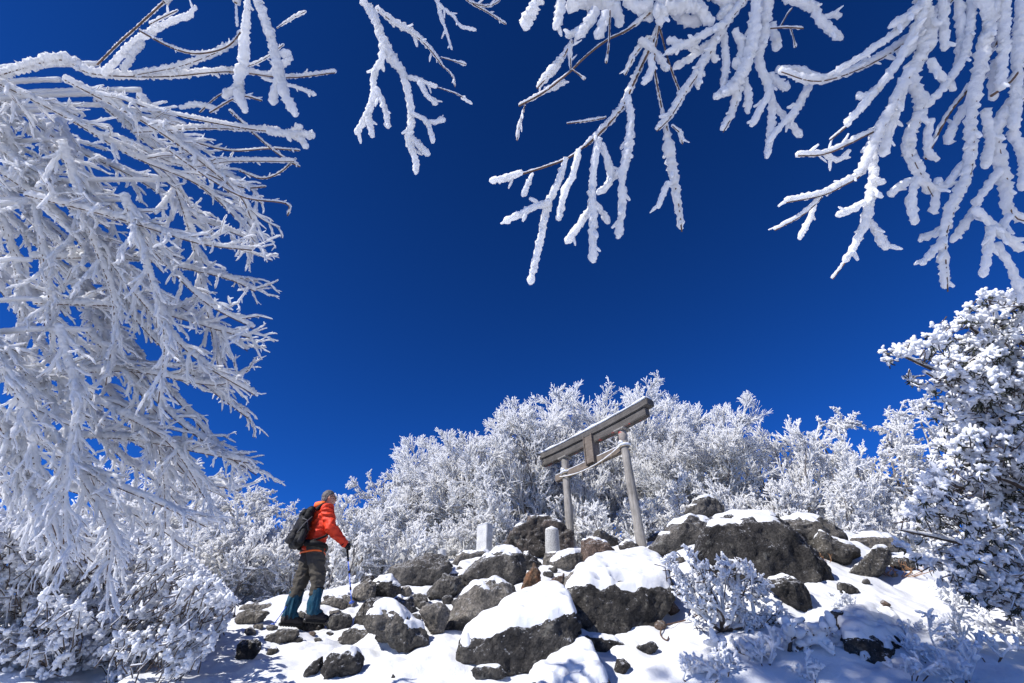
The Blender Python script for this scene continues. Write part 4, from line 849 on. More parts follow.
for q in [(248,-4),(254,-8),(164,2),(236,3)]: limb(tb, atz(250, -90, 2.3), atz(q[0], q[1], 2.35), 0.018, 0.009, 0.05)
cor.r.build('crown', M_RIME, lt, C0); cor.b.build('bare_twigs', M_TWIG, lt, C0); tb.build('trunk', M_BARK, lt, C0)

# ------------------------------------------------------------------ tufted snow laden bushes
def inpoly(u, v, poly):
    c = False; j = len(poly) - 1
    for i in range(len(poly)):
        xi, yi = poly[i]; xj, yj = poly[j]
        if (yi > v) != (yj > v) and u < (xj - xi) * (v - yi) / (yj - yi) + xi: c = not c
        j = i
    return c
def tufts(tb, bk, C, rng, n=(7, 12), L=(0.035, 0.075), r=(0.010, 0.017), up=0.35, stem=None):
    m = len(C); k = rng.integers(n[0], n[1] + 1, m); I = np.repeat(np.arange(m), k); M = len(I)
    D = unit(rng.normal(size=(M, 3)) + np.array([-0.15, -0.1, up])); Ls = rng.uniform(*L, M)[:, None]; rr = rng.uniform(*r, M)[:, None]
    b = C[I] + rng.normal(size=(M, 3)) * 0.008; mid_ = b + D * Ls * 0.5 + rng.normal(size=(M, 3)) * 0.006
    tb.add(np.stack([b, mid_, b + D * Ls], 1), np.concatenate([rr * 0.75, rr, rr * 0.75], 1), 6, 3, 0.28, 55)
def bush(name, label, cat, root, poly, zr, n, seed, limbs, tk={}, gap=0.0, group=None, lr=0.022, leaf=None, trunk=None, bark=M_BARK, mat_=M_TUFT, twl=(0.15, 0.35)):
    rng = np.random.default_rng(seed); us = [p[0] for p in poly]; vs = [p[1] for p in poly]; T = []
    g = 0
    while len(T) < n and g < n * 30:
        g += 1; u = rng.uniform(min(us), max(us)); v = rng.uniform(min(vs), max(vs))
        if not inpoly(u, v, poly): continue
        z = rng.uniform(*zr); p = atz(u, v, z)
        if gap and vnoise(np.array([p * gap * np.array([1, 1, 2.4])]), seed)[0] < -0.10: continue
        if p[2] < ground_base(p[0], p[1]) + 0.03: continue
        T.append(p)
    root = np.array(root, float)
    for (u, v, z) in limbs:
        e_ = atz(u, v, z)
        for f_ in rng.uniform(0, 0.32, 16): T.append(e_ * (1 - f_) + root * f_ + rng.normal(size=3) * 0.035 + np.array([0, 0, 0.02]))
    T = np.array(T)
    tb = TB(); bk = TB(); tufts(tb, bk, T, rng, **tk)
    LP = []
    if trunk is not None:
        p, r = resample([root, root * .5 + trunk * .5 + np.array([0.05, 0, 0]), trunk], [0.12, 0.09, 0.05], 0.06); bk.add(p, r, 10, 2, 0.1, 12); LP.append(p)
    for (u, v, z) in limbs:
        e = atz(u, v, z); R0 = root
        if trunk is not None:
            s_ = float(np.clip((e[2] - root[2]) / (trunk[2] - root[2]) * 0.8 - 0.03, 0, 1)); R0 = root * (1 - s_) + trunk * s_
        m1 = R0 * .6 + e * .4 + np.array([0, 0, -0.10]) + rng.normal(size=3) * 0.05; m2 = R0 * .25 + e * .75 + rng.normal(size=3) * 0.05
        p, r = resample([R0, m1, m2, e], [lr, lr * .8, lr * .55, lr * .25], 0.06); bk.add(p, r, 7, 2, 0.12, 20); LP.append(p)
        tb.add((p + np.array([0, 0, 1]) * (r * 0.85 + 0.004)[:, None])[2:], (r * 0.9 + 0.011)[2:], 7, 2, 0.35, 30)
    LP = np.concatenate(LP)
    # twigs from every tuft toward the nearest limb point
    idx = []
    for c0 in range(0, len(T), 400): idx.append(np.argmin(((T[c0:c0 + 400, None] - LP[None]) ** 2).sum(-1), 1))
    A = LP[np.concatenate(idx)]; d = A - T; dist = np.linalg.norm(d, axis=1, keepdims=True); ln = np.minimum(dist, rng.uniform(*twl, (len(T), 1)))
    E = T + unit(d / (dist + 1e-6) + 0.75 * unit(rng.normal(size=T.shape))) * ln + np.array([0, 0, -0.3]) * ln; Mi = (T + E) / 2 + rng.normal(size=T.shape) * 0.02
    hf = rng.random(len(T)) < 0.5; tb.add(np.stack([T, Mi, E], 1)[hf] + np.array([0, 0, 0.008]), np.repeat(np.array([[0.009, 0.007, 0.005]]), int(hf.sum()), 0), 5, 3, 0.3, 40)
    bk.add(np.stack([T, Mi, E], 1), np.repeat(np.array([[0.003, 0.0045, 0.006]]), len(T), 0), 5)
    e = empty(name, root); tag(e, label, cat, group)
    if leaf is not None:
        lf = TB(); tufts(lf, None, T[rng.random(len(T)) < 0.5] + np.array([0, 0, -0.03]), rng, (5, 9), (0.04, 0.075), (0.004, 0.007), -0.5); lf.build('needles', leaf, e, root)
    tb.build('crown', mat_, e, root); bk.build('branches', bark, e, root)
    return e
# evergreen on the right
RP = [(1200,250),(1060,270),(1010,292),(985,293),(965,308),(955,325),(935,322),(918,342),(886,348),(884,352),(905,354),(930,357),(938,366),(936,378),(948,392),(958,400),(950,425),(938,440),(930,455),(922,480),(905,510),(893,535),(905,552),(922,562),(950,585),(985,600),(1024,622),(1100,640),(1200,640)]
r0 = atz(1120, 640, 5.2); r0[2] = float(ground(r0[0], r0[1])) - 0.1
Rl = [(890,350,4.8),(925,372,4.6),(960,318,5.0),(990,300,4.8),(1020,300,4.6),(945,430,5.2),(918,480,5.0),(900,530,4.8),(912,555,4.6),(950,580,4.5),(990,595,4.4),(970,470,4.7),(1000,520,4.6),(980,540,5.2),(1010,400,4.7),(985,360,5.3),(1050,350,5),(1080,420,5),(1040,480,5),(1060,560,4.8),(1015,450,4.4),(960,500,4.4),(1100,300,5),(1010,560,4.4)]
bush('evergreen_tree', 'dense evergreen laden with clumps of snow at the right edge of the view', 'tree', r0, RP, (4.3, 5.9), 4300, 31, Rl, dict(n=(7, 11), L=(0.03, 0.07), r=(0.012, 0.022), up=0.45), gap=2.0, lr=0.035, twl=(0.08, 0.18), trunk=atz(1080, 240, 5.2), leaf=bark_mat('evergreen_needles', (0.010, 0.014, 0.010), (0.05, 0.055, 0.035)))
# bush lower left
LPn = [(-160,520),(0,512),(50,505),(95,520),(130,528),(165,548),(200,562),(222,585),(236,600),(225,625),(205,655),(180,690),(150,720),(-160,720)]
r1 = atz(60, 760, 5.0); r1[2] = float(ground(r1[0], r1[1]))
Ll = [(u, v, z) for u, v, z in [(0,540,5.2),(50,530,5.6),(100,540,5.4),(150,560,5.6),(200,580,5.8),(225,605,5.6),(200,640,5.2),(170,670,4.8),(120,620,4.6),(80,600,4.8),(30,620,4.4),(0,580,4.8),(60,660,4.2),(120,680,4.2),(-60,560,5),(-60,640,4.5),(150,610,4.9),(60,570,5.0)]]
bush('snowy_bush', 'dense snow covered bush in the lower left corner under the hanging birch branches', 'bush', r1, LPn, (4.1, 6.1), 4600, 32, Ll, dict(n=(5, 9), L=(0.02, 0.055), r=(0.012, 0.021), up=0.4), gap=2.4, lr=0.02, twl=(0.08, 0.2))
# shrub in front of the ridge
S1 = [(662,556),(690,548),(705,562),(725,556),(745,562),(762,575),(770,600),(790,612),(800,640),(775,645),(740,640),(712,632),(690,622),(676,600),(668,580)]
r2, _ = hit(722, 632); Y2 = r2[1]
zz = r2[1] / ray(722, 600)[1]
bush('frosted_shrub', 'frosted shrub with dark woody stems in front of the biggest dark boulder', 'shrub', r2, S1, (zz - 0.35, zz + 0.25), 200, 33, [(668,560,zz),(690,552,zz-.1),(700,575,zz-.2),(728,560,zz),(748,566,zz),(768,590,zz-.1),(790,620,zz-.2),(680,590,zz-.2),(740,590,zz-.3),(760,625,zz-.3),(700,600,zz-.2),(796,640,zz-.2)], dict(n=(3, 7), L=(0.025, 0.06), r=(0.009, 0.016), up=0.5), lr=0.018, gap=4.5, twl=(0.12, 0.25), group='snow laden shrubs in the foreground')
# snow pillow shrubs in the right foreground
def pillows(name, label, root, stems, seed, r=(0.022, 0.042), group='snow laden shrubs in the foreground'):
    rng = np.random.default_rng(seed); tb = TB(); bk = TB(); root = np.array(root)
    for (u, v, z) in stems:
        e = atz(u, v, z); m1 = root * 0.5 + e * 0.5 + rng.normal(size=3) * 0.04
        p, rr = resample([root, m1, e], [0.018, 0.014, 0.007], 0.03); bk.add(p, rr, 6, 1, 0.1, 30)
        def coat(p_, f0, R0):
            c, cr = resample(p_[int(len(p_) * f0):], np.full(len(p_) - int(len(p_) * f0), R0), 0.010)
            t_ = np.linspace(0, 1, len(c)); cr = R0 * (0.35 + 0.65 * np.sin(PI * np.clip(t_ * 0.9 + 0.1, 0, 1)) ** 0.5) * (1 + 0.35 * vnoise(c * 22, seed)); c = c + np.array([-0.2, 0.3, 0.9]) * (cr * 0.6)[:, None]
            tb.add(c, cr, 12, seed, 0.34, 26)
        coat(p, 0.35, rng.uniform(0.024, 0.04))
        for k in range(rng.integers(5, 9)):
            c = p[int(len(p) * rng.uniform(0.35, 0.9))]; D = unit(rng.normal(size=3) * np.array([1, 1, 0.4]) + np.array([0, 0, 0.9])); l = rng.uniform(0.08, 0.17)
            q, qr = resample([c, c + D * l * .5 + rng.normal(size=3) * .01, c + D * l], [0.009, 0.008, 0.006], 0.015); bk.add(q, qr, 5); coat(q, 0.3, rng.uniform(*r))
    e = empty(name, root); tag(e, label, 'shrub', group); tb.build('snow_clumps', M_CAP, e, root); bk.build('stems', M_BARK, e, root)
def gz(u, v, z):
    p = atz(u, v, z); p[2] = float(ground(p[0], p[1])) - 0.03; return p
for i, (u, v, lb, st) in enumerate([
    (800, 690, 'shrub of big snow pillows on dark stems under the curved black rock', [(790,625),(805,620),(815,632),(828,640),(835,655),(800,650),(782,655),(812,662),(842,672)]),
    (740, 700, 'low shrub buried in soft snow at the bottom edge below the frosted shrub', [(715,650),(735,645),(755,655),(765,668),(725,668),(745,672),(700,672),(775,648),(785,680)]),
    (885, 705, 'mound shaped snowy shrub at the bottom edge below the black rock face', [(870,668),(885,662),(900,668),(878,676),(895,678),(862,680),(910,682)]),
    (845, 700, 'snowy shrub with upright dark stems left of the black rock face', [(825,628),(838,640),(846,650),(850,668),(858,676),(838,672)])]):
    rt = gz(u, v, 4.4); pillows('snowy_shrub', lb, rt, [(a, b, 4.55 + 0.12 * ((j * 7) % 4 - 1.5)) for j, (a, b) in enumerate(st)], 50 + i)
p = gz(682, 690, 4.3); q = TB(); tp_ = atz(679, 657, 4.35); pp, rr = resample([p, (p + tp_) / 2 + np.array([.01, 0, 0]), tp_], [0.055, 0.058, 0.045], 0.012); q.add(pp, rr, 14, 3, 0.15, 25)
e = empty('snow_coated_stem', p); tag(e, 'single upright stem thickly coated in snow at the bottom edge', 'plant stem'); q.build('snow_coat', M_CAP, e, p); q = TB(); q.add([p, tp_], [0.012, 0.01], 6); q.build('stem', M_BARK, e, p)
# small twiggy plants on the right snowfield
def sprig(u, v, lb, n, L_, seed, frost=True, m=M_TWIG, grp='dry plants on the right snowfield', spread=1.0):
    rng = np.random.default_rng(seed); p0, _ = hit(u, v); a = TB(); b = TB(); P = np.repeat(p0[None], n, 0) + rng.normal(size=(n, 3)) * np.array([0.10, 0.08, 0.0]) * spread; D = unit(rng.normal(size=(n, 3)) * np.array([1, 1, 0.3]) + np.array([0, 0, 1.0]))
    Ls = rng.uniform(0.5, 1, n) * L_; pts = grow(P, D, Ls, 4, 0.2, np.array([0, 0, 0.02]), rng); a.add(pts, taper(n, 4, 0.006, 0.003), 5)
    rt_ = np.repeat((p0 - np.array([0, 0, 0.08]))[None], n, 0); a.add(np.stack([rt_, (rt_ + pts[:, 0]) / 2 - np.array([0, 0, 0.02]), pts[:, 0] + (pts[:, 1] - pts[:, 0]) * .1], 1), np.full((n, 3), 0.005), 5)
    P, D, L2 = spawn(pts, Ls, 4, 0.4, 1, 45, 12, 0.5, rng); p2 = grow(P, D, L2, 2, 0.2, np.array([0, 0, 0.05]), rng); a.add(p2, taper(len(p2), 2, 0.004, 0.002), 4)
    e = empty('dry_plant', p0); tag(e, lb, 'plant', grp); a.build('stems', m, e, p0)
    if frost: b.add(p2 + np.array([0, 0, 0.006]), taper(len(p2), 2, 0.014, 0.010, rng, 0.4), 6, 3, 0.4, 50); P, D, L3 = spawn(p2, L2, 3, 0.3, 1, 55, 15, 0.6, rng); b.add(grow(P, D, L3, 2, 0.2, np.array([0, 0, 0.05]), rng), taper(len(P), 2, 0.012, 0.009, rng, 0.4), 6, 3, 0.4, 50); b.add(pts + np.array([0, 0, 0.004]), taper(n, 4, 0.010, 0.008), 5); b.build('frost', M_TUFT, e, p0)
sprig(965, 606, 'frosted twiggy plant under the lowest branch of the evergreen', 12, 0.35, 1)
sprig(935, 636, 'dry brown twigs poking from the shaded snow right of the snow hump', 7, 0.2, 2, spread=1.5)
sprig(1005, 632, 'frosted plant in the shade at the right edge below the evergreen', 12, 0.4, 3)
for q_, (u, v) in enumerate([(722,672),(762,664),(925,662),(985,658),(935,646),(850,610),(965,642),(905,676),(700,680),(812,680),(960,680)]):
    sprig(u, v, 'frosted twigs poking through the snow at the lower right', 6, 0.20 + 0.015 * (q_ * 5 % 11), 100 + q_, grp='frosted twigs in the right foreground snow', spread=0.8)
M_DRY = bark_mat('dry_grass', (0.22, 0.10, 0.05), (0.45, 0.27, 0.14))
sprig(893, 574, 'tan dry grass tuft at the foot of the egg shaped boulder', 26, 0.16, 4, False, M_DRY, spread=2.0)
sprig(822, 560, 'tan dry grass between the split tilted rock and the biggest dark boulder', 12, 0.10, 5, False, M_DRY)
sprig(698, 560, 'orange dry grass blades beside the large sloping boulder', 8, 0.18, 6, False, M_DRY, spread=.5)
sprig(604, 562, 'thin pale dry stalks beside the upright reddish brown rock', 6, 0.2, 7, False, M_DRY, spread=.6)
# thin drooping vine twig in the snow
pv = [hit(u, v)[0] + np.array([0, 0, h_]) for u, v, h_ in [(705,620,0.08),(690,624,0.05),(675,628,0.05),(664,630,0.04),(661,637,0.02),(667,642,0.015),(669,639,0.02)]]
q = TB(); p, r = resample(pv, [0.008] * 7, 0.02); q.add(p, r, 6); vb = q.build('bent_twig', M_TWIG, None, pv[0]); vb.location = tuple(pv[0]); tag(vb, 'thin brown twig curling over the snow left of the frosted shrub', 'twig')
# ------------------------------------------------------------------ hiker
def cloth_mat(name, col, rough=0.8, nz=0.25, sc1=10, spec=0.3):
    m, t, b = mat(name); tc = N(t, 'ShaderNodeTexCoord'); n = noise(t, sc1, 4, 0.6, tc.outputs['Object'])
    r = ramp(t, [(0.3, tuple(c * (1 - nz) for c in col)), (0.7, tuple(min(1, c * (1 + nz)) for c in col))]); t.links.new(n.outputs[0], r.inputs[0]); t.links.new(r.outputs[0], b.inputs['Base Color'])
    b.inputs['Roughness'].default_value = rough; b.inputs['Specular IOR Level'].default_value = spec
    n2 = noise(t, 420, 2, 0.5, tc.outputs['Object']); k = bump(t, None, n.outputs[0], 0.5, 0.012); bump(t, b, n2.outputs[0], 0.3, 0.001, k.outputs[0]); return m
M_SKIN = cloth_mat('skin', (0.52, 0.27, 0.18), 0.5, 0.08); M_HAIR = cloth_mat('grey_hair', (0.13, 0.12, 0.115), 0.6, 0.5, 60)
M_JACK = cloth_mat('orange_shell', (0.66, 0.045, 0.014), 0.6, 0.06); M_JACK2 = cloth_mat('orange_trim', (0.95, 0.16, 0.03), 0.6, 0.05)
M_TROU = cloth_mat('olive_trousers', (0.062, 0.056, 0.046), 0.85, 0.15); M_GAIT = cloth_mat('teal_gaiter', (0.002, 0.050, 0.092), 0.6, 0.3)
M_BOOT = cloth_mat('boot_leather', (0.022, 0.020, 0.022), 0.7, 0.3); M_SOLE = cloth_mat('boot_sole', (0.015, 0.015, 0.015), 0.9); M_BLK = cloth_mat('black_nylon', (0.006, 0.006, 0.007), 0.7, 0.3, 14, 0.25)
M_BLK2 = cloth_mat('charcoal_nylon', (0.016, 0.016, 0.018), 0.75, 0.2, 14); M_GREY = cloth_mat('grey_webbing', (0.11, 0.11, 0.12), 0.6); M_TRIM = cloth_mat('pale_trim', (0.4, 0.4, 0.42), 0.4)
M_PBLUE = cloth_mat('blue_pole_paint', (0.05, 0.12, 0.52), 0.3, 0.1, 10, 0.6); M_GRIP = cloth_mat('rubber_grip', (0.012, 0.012, 0.012), 0.8)
def blob(items, voxel, name, sm=2, wr=0.0, wf=(9, 9, 9), seed=1, wr2=0.0):
    bm = bmesh.new()
    def sph(c, r, M=None):
        res = bmesh.ops.create_icosphere(bm, subdivisions=2, radius=1.0)
        for v in res['verts']:
            q = Vector((v.co.x * r[0], v.co.y * r[1], v.co.z * r[2]))
            if M is not None: q = M @ q
            v.co = q + Vector(c)
    for it in items:
        if it[0] == 'c':
            p0, r0, p1, r1 = Vector(it[1]), it[2], Vector(it[3]), it[4]; fl = it[5] if len(it) > 5 else (1, 1, 1); L_ = (p1 - p0).length; n = max(2, int(L_ / (0.32 * min(r0, r1))) + 1)
            for i in range(n + 1):
                t = i / n; r = r0 * (1 - t) + r1 * t; sph(p0.lerp(p1, t), (r * fl[0], r * fl[1], r * fl[2]))
        elif it[0] == 'e': sph(it[1], it[2], it[3] if len(it) > 3 else None)
        elif it[0] == 'b':
            res = bmesh.ops.create_cube(bm, size=2.0); M = it[3] if len(it) > 3 else Matrix.Identity(3)
            for v in res['verts']: v.co = (M @ Vector((v.co.x * it[2][0], v.co.y * it[2][1], v.co.z * it[2][2]))) + Vector(it[1])
    me = bpy.data.meshes.new('t'); bm.to_mesh(me); bm.free(); o = new_obj('t', me)
    r = o.modifiers.new('r', 'REMESH'); r.mode = 'VOXEL'; r.voxel_size = voxel
    if sm: s = o.modifiers.new('s', 'SMOOTH'); s.factor = 0.5; s.iterations = sm
    me = eval_mesh(o, name); shade_smooth(me)
    if wr:
        V = get_co(me); Nn = get_no(me); q = V * np.array(wf); f = 1 - 2 * np.abs(fbm(q, 2, seed)); f2 = fbm(V * 30, 2, seed + 3)
        set_co(me, V + Nn * (wr * (f - 0.3) + wr2 * f2)[:, None])
    return me
RZ = math.radians(37)
fp = at(296.5, 621, 7.15); fp[2] -= 0.045
FZ = float(fp[2])
def W(p): return np.array([fp[0] + p[0] * math.cos(RZ) - p[1] * math.sin(RZ), fp[1] + p[0] * math.sin(RZ) + p[1] * math.cos(RZ), fp[2] + p[2]])
def toL(w_):
    d = np.array(w_) - fp; return (d[0] * math.cos(RZ) + d[1] * math.sin(RZ), -d[0] * math.sin(RZ) + d[1] * math.cos(RZ), d[2])
FR = (0.15, -0.12, 0.03); FL = (-0.08, 0.13, 0.0)
KR = (0.13, -0.115, 0.49); KL = (-0.035, 0.115, 0.48); HR = (0.0, -0.085, 0.90); HL = (-0.01, 0.085, 0.90)
SR = (0.0, -0.185, 1.425); ER = (0.09, -0.265, 1.155); WR_ = (0.325, -0.225, 0.995); HAND = (0.405, -0.21, 0.955)
SLf = (0.0, 0.185, 1.425); ELf = (0.02, 0.275, 1.165); WL_ = (0.13, 0.20, 0.96); HANDL = (0.19, 0.18, 0.92)
AR = (FR[0], FR[1], 0.11); AL = (FL[0], FL[1], 0.08)
Mh = Matrix.Rotation(math.radians(-8), 3, 'Z') @ Matrix.Rotation(math.radians(-6), 3, 'Y'); HC = Vector((0.045, 0, 1.625))
def hd(x, y, z): v = Mh @ Vector((x, y, z)) + HC; return (v.x, v.y, v.z)
body = [('c', (0, 0, 0.93), 0.13, (0, 0, 1.12), 0.115, (0.85, 1.15, 1)), ('c', (0, 0, 1.12), 0.12, (0, 0, 1.36), 0.14, (0.8, 1.15, 1)), ('c', (0, -0.10, 1.41), 0.06, (0, 0.10, 1.41), 0.06), ('c', (0.0, 0, 1.42), 0.058, (0.03, 0, 1.55), 0.055),
        ('c', HR, 0.085, KR, 0.058), ('c', KR, 0.056, AR, 0.042), ('c', HL, 0.085, KL, 0.058), ('c', KL, 0.056, AL, 0.042), ('c', AR, 0.04, (FR[0] + 0.13, FR[1] - 0.02, 0.07), 0.032), ('c', AL, 0.04, (FL[0] + 0.13, FL[1] - 0.01, 0.04), 0.032),
        ('c', SR, 0.052, ER, 0.042), ('c', ER, 0.04, WR_, 0.028), ('c', WR_, 0.026, HAND, 0.024), ('c', SLf, 0.052, ELf, 0.042), ('c', ELf, 0.04, WL_, 0.028), ('c', WL_, 0.026, HANDL, 0.024),
        ('e', hd(-0.008, 0, 0.02), (0.094, 0.076, 0.098), Mh), ('e', hd(0.022, 0, -0.035), (0.070, 0.060, 0.080), Mh), ('e', hd(0.045, 0, -0.088), (0.036, 0.034, 0.026), Mh),
        ('c', hd(0.080, 0, 0.012), 0.011, hd(0.103, 0, -0.026), 0.0135), ('e', hd(0.086, 0, -0.052), (0.012, 0.025, 0.007), Mh), ('e', hd(0.085, 0, -0.066), (0.011, 0.021, 0.007), Mh), ('e', hd(0.076, 0, 0.030), (0.016, 0.052, 0.009), Mh),
        ('e', hd(0.055, -0.040, -0.025), (0.022, 0.018, 0.020), Mh), ('e', hd(0.055, 0.040, -0.025), (0.022, 0.018, 0.020), Mh),
        ('e', hd(-0.004, -0.078, -0.008), (0.018, 0.009, 0.031), Mh), ('e', hd(-0.004, 0.078, -0.008), (0.018, 0.009, 0.031), Mh)]
per = empty('person', tuple(fp), RZ)
bo = new_obj('body', blob(body, 0.0065, 'body', 1), M_SKIN, per)
# short grey hair: shell over the skull, above the ears and down the nape
hm_ = blob([('e', hd(-0.014, 0, 0.030), (0.098, 0.083, 0.098), Mh), ('e', hd(-0.045, 0, -0.015), (0.064, 0.069, 0.075), Mh)], 0.006, 'hair', 1)
bm = bmesh.new(); bm.from_mesh(hm_)
inv = Mh.inverted()
kill = []
for v in bm.verts:
    q = inv @ (v.co - HC)
    if (q.x > 0.052 and q.z < 0.078) or (q.x > -0.005 and q.z < 0.030 + 0.25 * max(0, q.x)) or q.z < -0.075 or (q.x > -0.03 and q.z < 0.0): kill.append(v)
bmesh.ops.delete(bm, geom=kill, context='VERTS'); bm.to_mesh(hm_); bm.free()
V = get_co(hm_); Nn = get_no(hm_); set_co(hm_, V + Nn * (0.0025 * vnoise(V * 160, 2) + 0.002 * vnoise(V * 60, 3))[:, None]); new_obj('hair', hm_, M_HAIR, per)
for sy in (-1, 1):
    e_ = new_obj('eye', blob([('e', hd(0.080, sy * 0.030, 0.010), (0.010, 0.013, 0.009), Mh)], 0.003, 'eye', 1), M_BLK, per)
gl = TB()
for sy in (-1, 1):
    th = np.linspace(0, 2 * PI, 20); gl.add([hd(0.098, sy * (0.032 + 0.026 * math.cos(a)), 0.008 + 0.019 * math.sin(a)) for a in th], [0.0026] * 20, 5)
    gl.add([hd(0.096, sy * 0.058, 0.012), hd(0.05, sy * 0.078, 0.012), hd(-0.01, sy * 0.084, 0.010)], [0.0030] * 3, 5)
gl.add([hd(0.100, -0.008, 0.012), hd(0.103, 0, 0.014), hd(0.100, 0.008, 0.012)], [0.0025] * 3, 5); gl.build('glasses', M_BLK, per)
# clothes
jk = [('c', (0, 0, 0.925), 0.168, (0, 0, 1.12), 0.160, (0.90, 1.18, 0.6)), ('c', (0, 0, 1.12), 0.160, (0.0, 0, 1.33), 0.172, (0.82, 1.15, 1)), ('c', (-0.01, -0.13, 1.405), 0.082, (-0.01, 0.13, 1.405), 0.082), ('e', (-0.01, 0, 1.44), (0.10, 0.13, 0.07)),
      ('c', SR, 0.092, ER, 0.082), ('c', ER, 0.082, WR_, 0.056), ('c', SLf, 0.086, ELf, 0.073), ('c', ELf, 0.073, WL_, 0.050)]
new_obj('jacket', blob(jk, 0.009, 'jacket', 2, 0.013, (7, 7, 14), 4, 0.002), M_JACK, per)
hood = [('c', (0.045, -0.075, 1.475), 0.030, (-0.05, -0.085, 1.505), 0.040), ('c', (-0.05, -0.085, 1.505), 0.042, (-0.095, 0, 1.50), 0.050), ('c', (-0.095, 0, 1.50), 0.050, (-0.05, 0.085, 1.505), 0.042), ('c', (-0.05, 0.085, 1.505), 0.040, (0.045, 0.075, 1.475), 0.030), ('c', (0.05, -0.07, 1.465), 0.028, (0.075, 0, 1.445), 0.026), ('c', (0.05, 0.07, 1.465), 0.028, (0.075, 0, 1.445), 0.026)]
new_obj('hood', blob(hood, 0.008, 'hood', 2, 0.006, (12, 12, 16), 6), M_JACK2, per)
hb = TB(); th = np.linspace(0, 2 * PI, 49); hb.add(np.stack([0.158 * np.cos(th), 0.204 * np.sin(th), 0.850 + 0.008 * np.sin(3 * th)], -1), [0.013] * 49, 6); hb.build('jacket_hem', M_JACK2, per)
def cuff(W0, E0, nm, m): 
    w0 = Vector(W0); d = (w0 - Vector(E0)).normalized(); tb = TB(); tb.add([w0 - d * 0.01, w0 + d * 0.02, w0 + d * 0.045], [0.052, 0.049, 0.042], 14, 2, 0.04, 30); tb.build(nm, m, per)
cuff(WR_, ER, 'cuff', M_BLK); cuff(WL_, ELf, 'cuff', M_BLK)
tr = [('e', (0, 0, 0.93), (0.135, 0.178, 0.11)), ('c', HR, 0.126, KR, 0.096), ('c', KR, 0.090, (KR[0] + .0, KR[1], 0.36), 0.086), ('c', HL, 0.126, KL, 0.096), ('c', KL, 0.090, (KL[0] - .03, KL[1], 0.35), 0.086)]
new_obj('trousers', blob(tr, 0.009, 'trousers', 2, 0.013, (8, 8, 13), 9, 0.002), M_TROU, per)
def mixp(a, b, t): return tuple(a[i] * (1 - t) + b[i] * t for i in range(3))
for K_, A_, s_ in ((KR, AR, 3), (KL, AL, 8)):
    a = mixp(K_, A_, 0.27); b = mixp(K_, A_, 0.6); c = mixp(K_, A_, 0.90)
    g = blob([('c', a, 0.086, b, 0.090), ('c', b, 0.090, c, 0.080), ('c', c, 0.078, (c[0] + 0.06, c[1], c[2] - 0.01), 0.062)], 0.008, 'gaiter', 2, 0.016, (18, 18, 5), s_, 0.002)
    go_ = new_obj('gaiter', g, M_GAIT, per); tb = TB(); th = np.linspace(0, 2 * PI, 30); tb.add([(a[0] + 0.087 * math.cos(t), a[1] + 0.087 * math.sin(t), a[2] + 0.03) for t in th], [0.007] * 30, 6); tb.build('top_cord', M_BLK, go_)
for F_, s_ in ((FR, 5), (FL, 6)):
    x, y, z = F_; bt = new_obj('boot', blob([('c', (x, y, z + 0.12), 0.070, (x - 0.015, y, z + 0.07), 0.068), ('c', (x - 0.03, y, z + 0.06), 0.060, (x + 0.10, y, z + 0.065), 0.062), ('c', (x + 0.10, y, z + 0.055), 0.058, (x + 0.165, y - 0.005, z + 0.05), 0.050)], 0.007, 'boot', 1, 0.004, (20, 20, 20), s_), M_BOOT, per)
    new_obj('sole', blob([('b', (x + 0.055, y, z + 0.012), (0.145, 0.048, 0.016))] + [('e', (x - 0.06 + 0.033 * i, y, z - 0.004), (0.012, 0.050, 0.012)) for i in range(8)], 0.007, 'sole', 1), M_SOLE, bt)
# gloved hand: palm, four curled fingers of unequal length and a thumb closed on the grip
def glove(hand, wrist, gdir):
    h_ = Vector(hand); ax = Vector(gdir).normalized(); fw = (h_ - Vector(wrist)).normalized(); fw = (fw - ax * fw.dot(ax)).normalized(); sd = ax.cross(fw).normalized()
    c = h_ - fw * 0.018; out = sd * (0.034 if sd.y < 0 else -0.034)
    it = [('c', tuple(Vector(wrist)), 0.036, tuple(c + out * 0.5 - fw * 0.02), 0.033), ('c', tuple(c + out * .75 + ax * 0.025), 0.021, tuple(c + out * .75 - ax * 0.030), 0.019)]
    for i, ln in enumerate((0.95, 1.05, 1.0, 0.82)):
        b0 = c + out * 0.75 + ax * (0.033 - 0.0215 * i) + fw * 0.008; b1 = b0 + fw * 0.030 * ln - out * 0.15; b2 = b1 - out * 0.95 * ln + fw * 0.006; b3 = b2 - out * 0.25 - fw * 0.024 * ln
        it += [('c', tuple(b0), 0.0105, tuple(b1), 0.0100), ('c', tuple(b1), 0.0100, tuple(b2), 0.0092), ('c', tuple(b2), 0.0092, tuple(b3), 0.0082)]
    t0 = c + out * 0.5 + ax * 0.02 - fw * 0.018; t1 = c - out * 0.2 + ax * 0.046 - fw * 0.002; t2 = t1 - out * 0.25 + fw * 0.026; it += [('c', tuple(t0), 0.0135, tuple(t1), 0.0118), ('c', tuple(t1), 0.0118, tuple(t2), 0.0100)]
    return blob(it, 0.0038, 'glove', 1)
tipR = at(352, 607, 7.02); tR = Vector(toL(tipR)); tL = Vector((-0.29, 0.05, -0.02))
tw = W(tuple(tL)); tL.z = float(ground(tw[0], tw[1])) - fp[2] - 0.02
gR = Vector((HAND[0] + 0.012, HAND[1] + 0.01, HAND[2])); gL = Vector((HANDL[0] + 0.012, HANDL[1], HANDL[2]))
new_obj('glove', glove(HAND, WR_, gR - tR), M_BLK, per); new_obj('glove', glove(HANDL, WL_, gL - tL), M_BLK, per)
tag(per, 'grey haired man in an orange jacket and teal gaiters looking up at the gate', 'person')
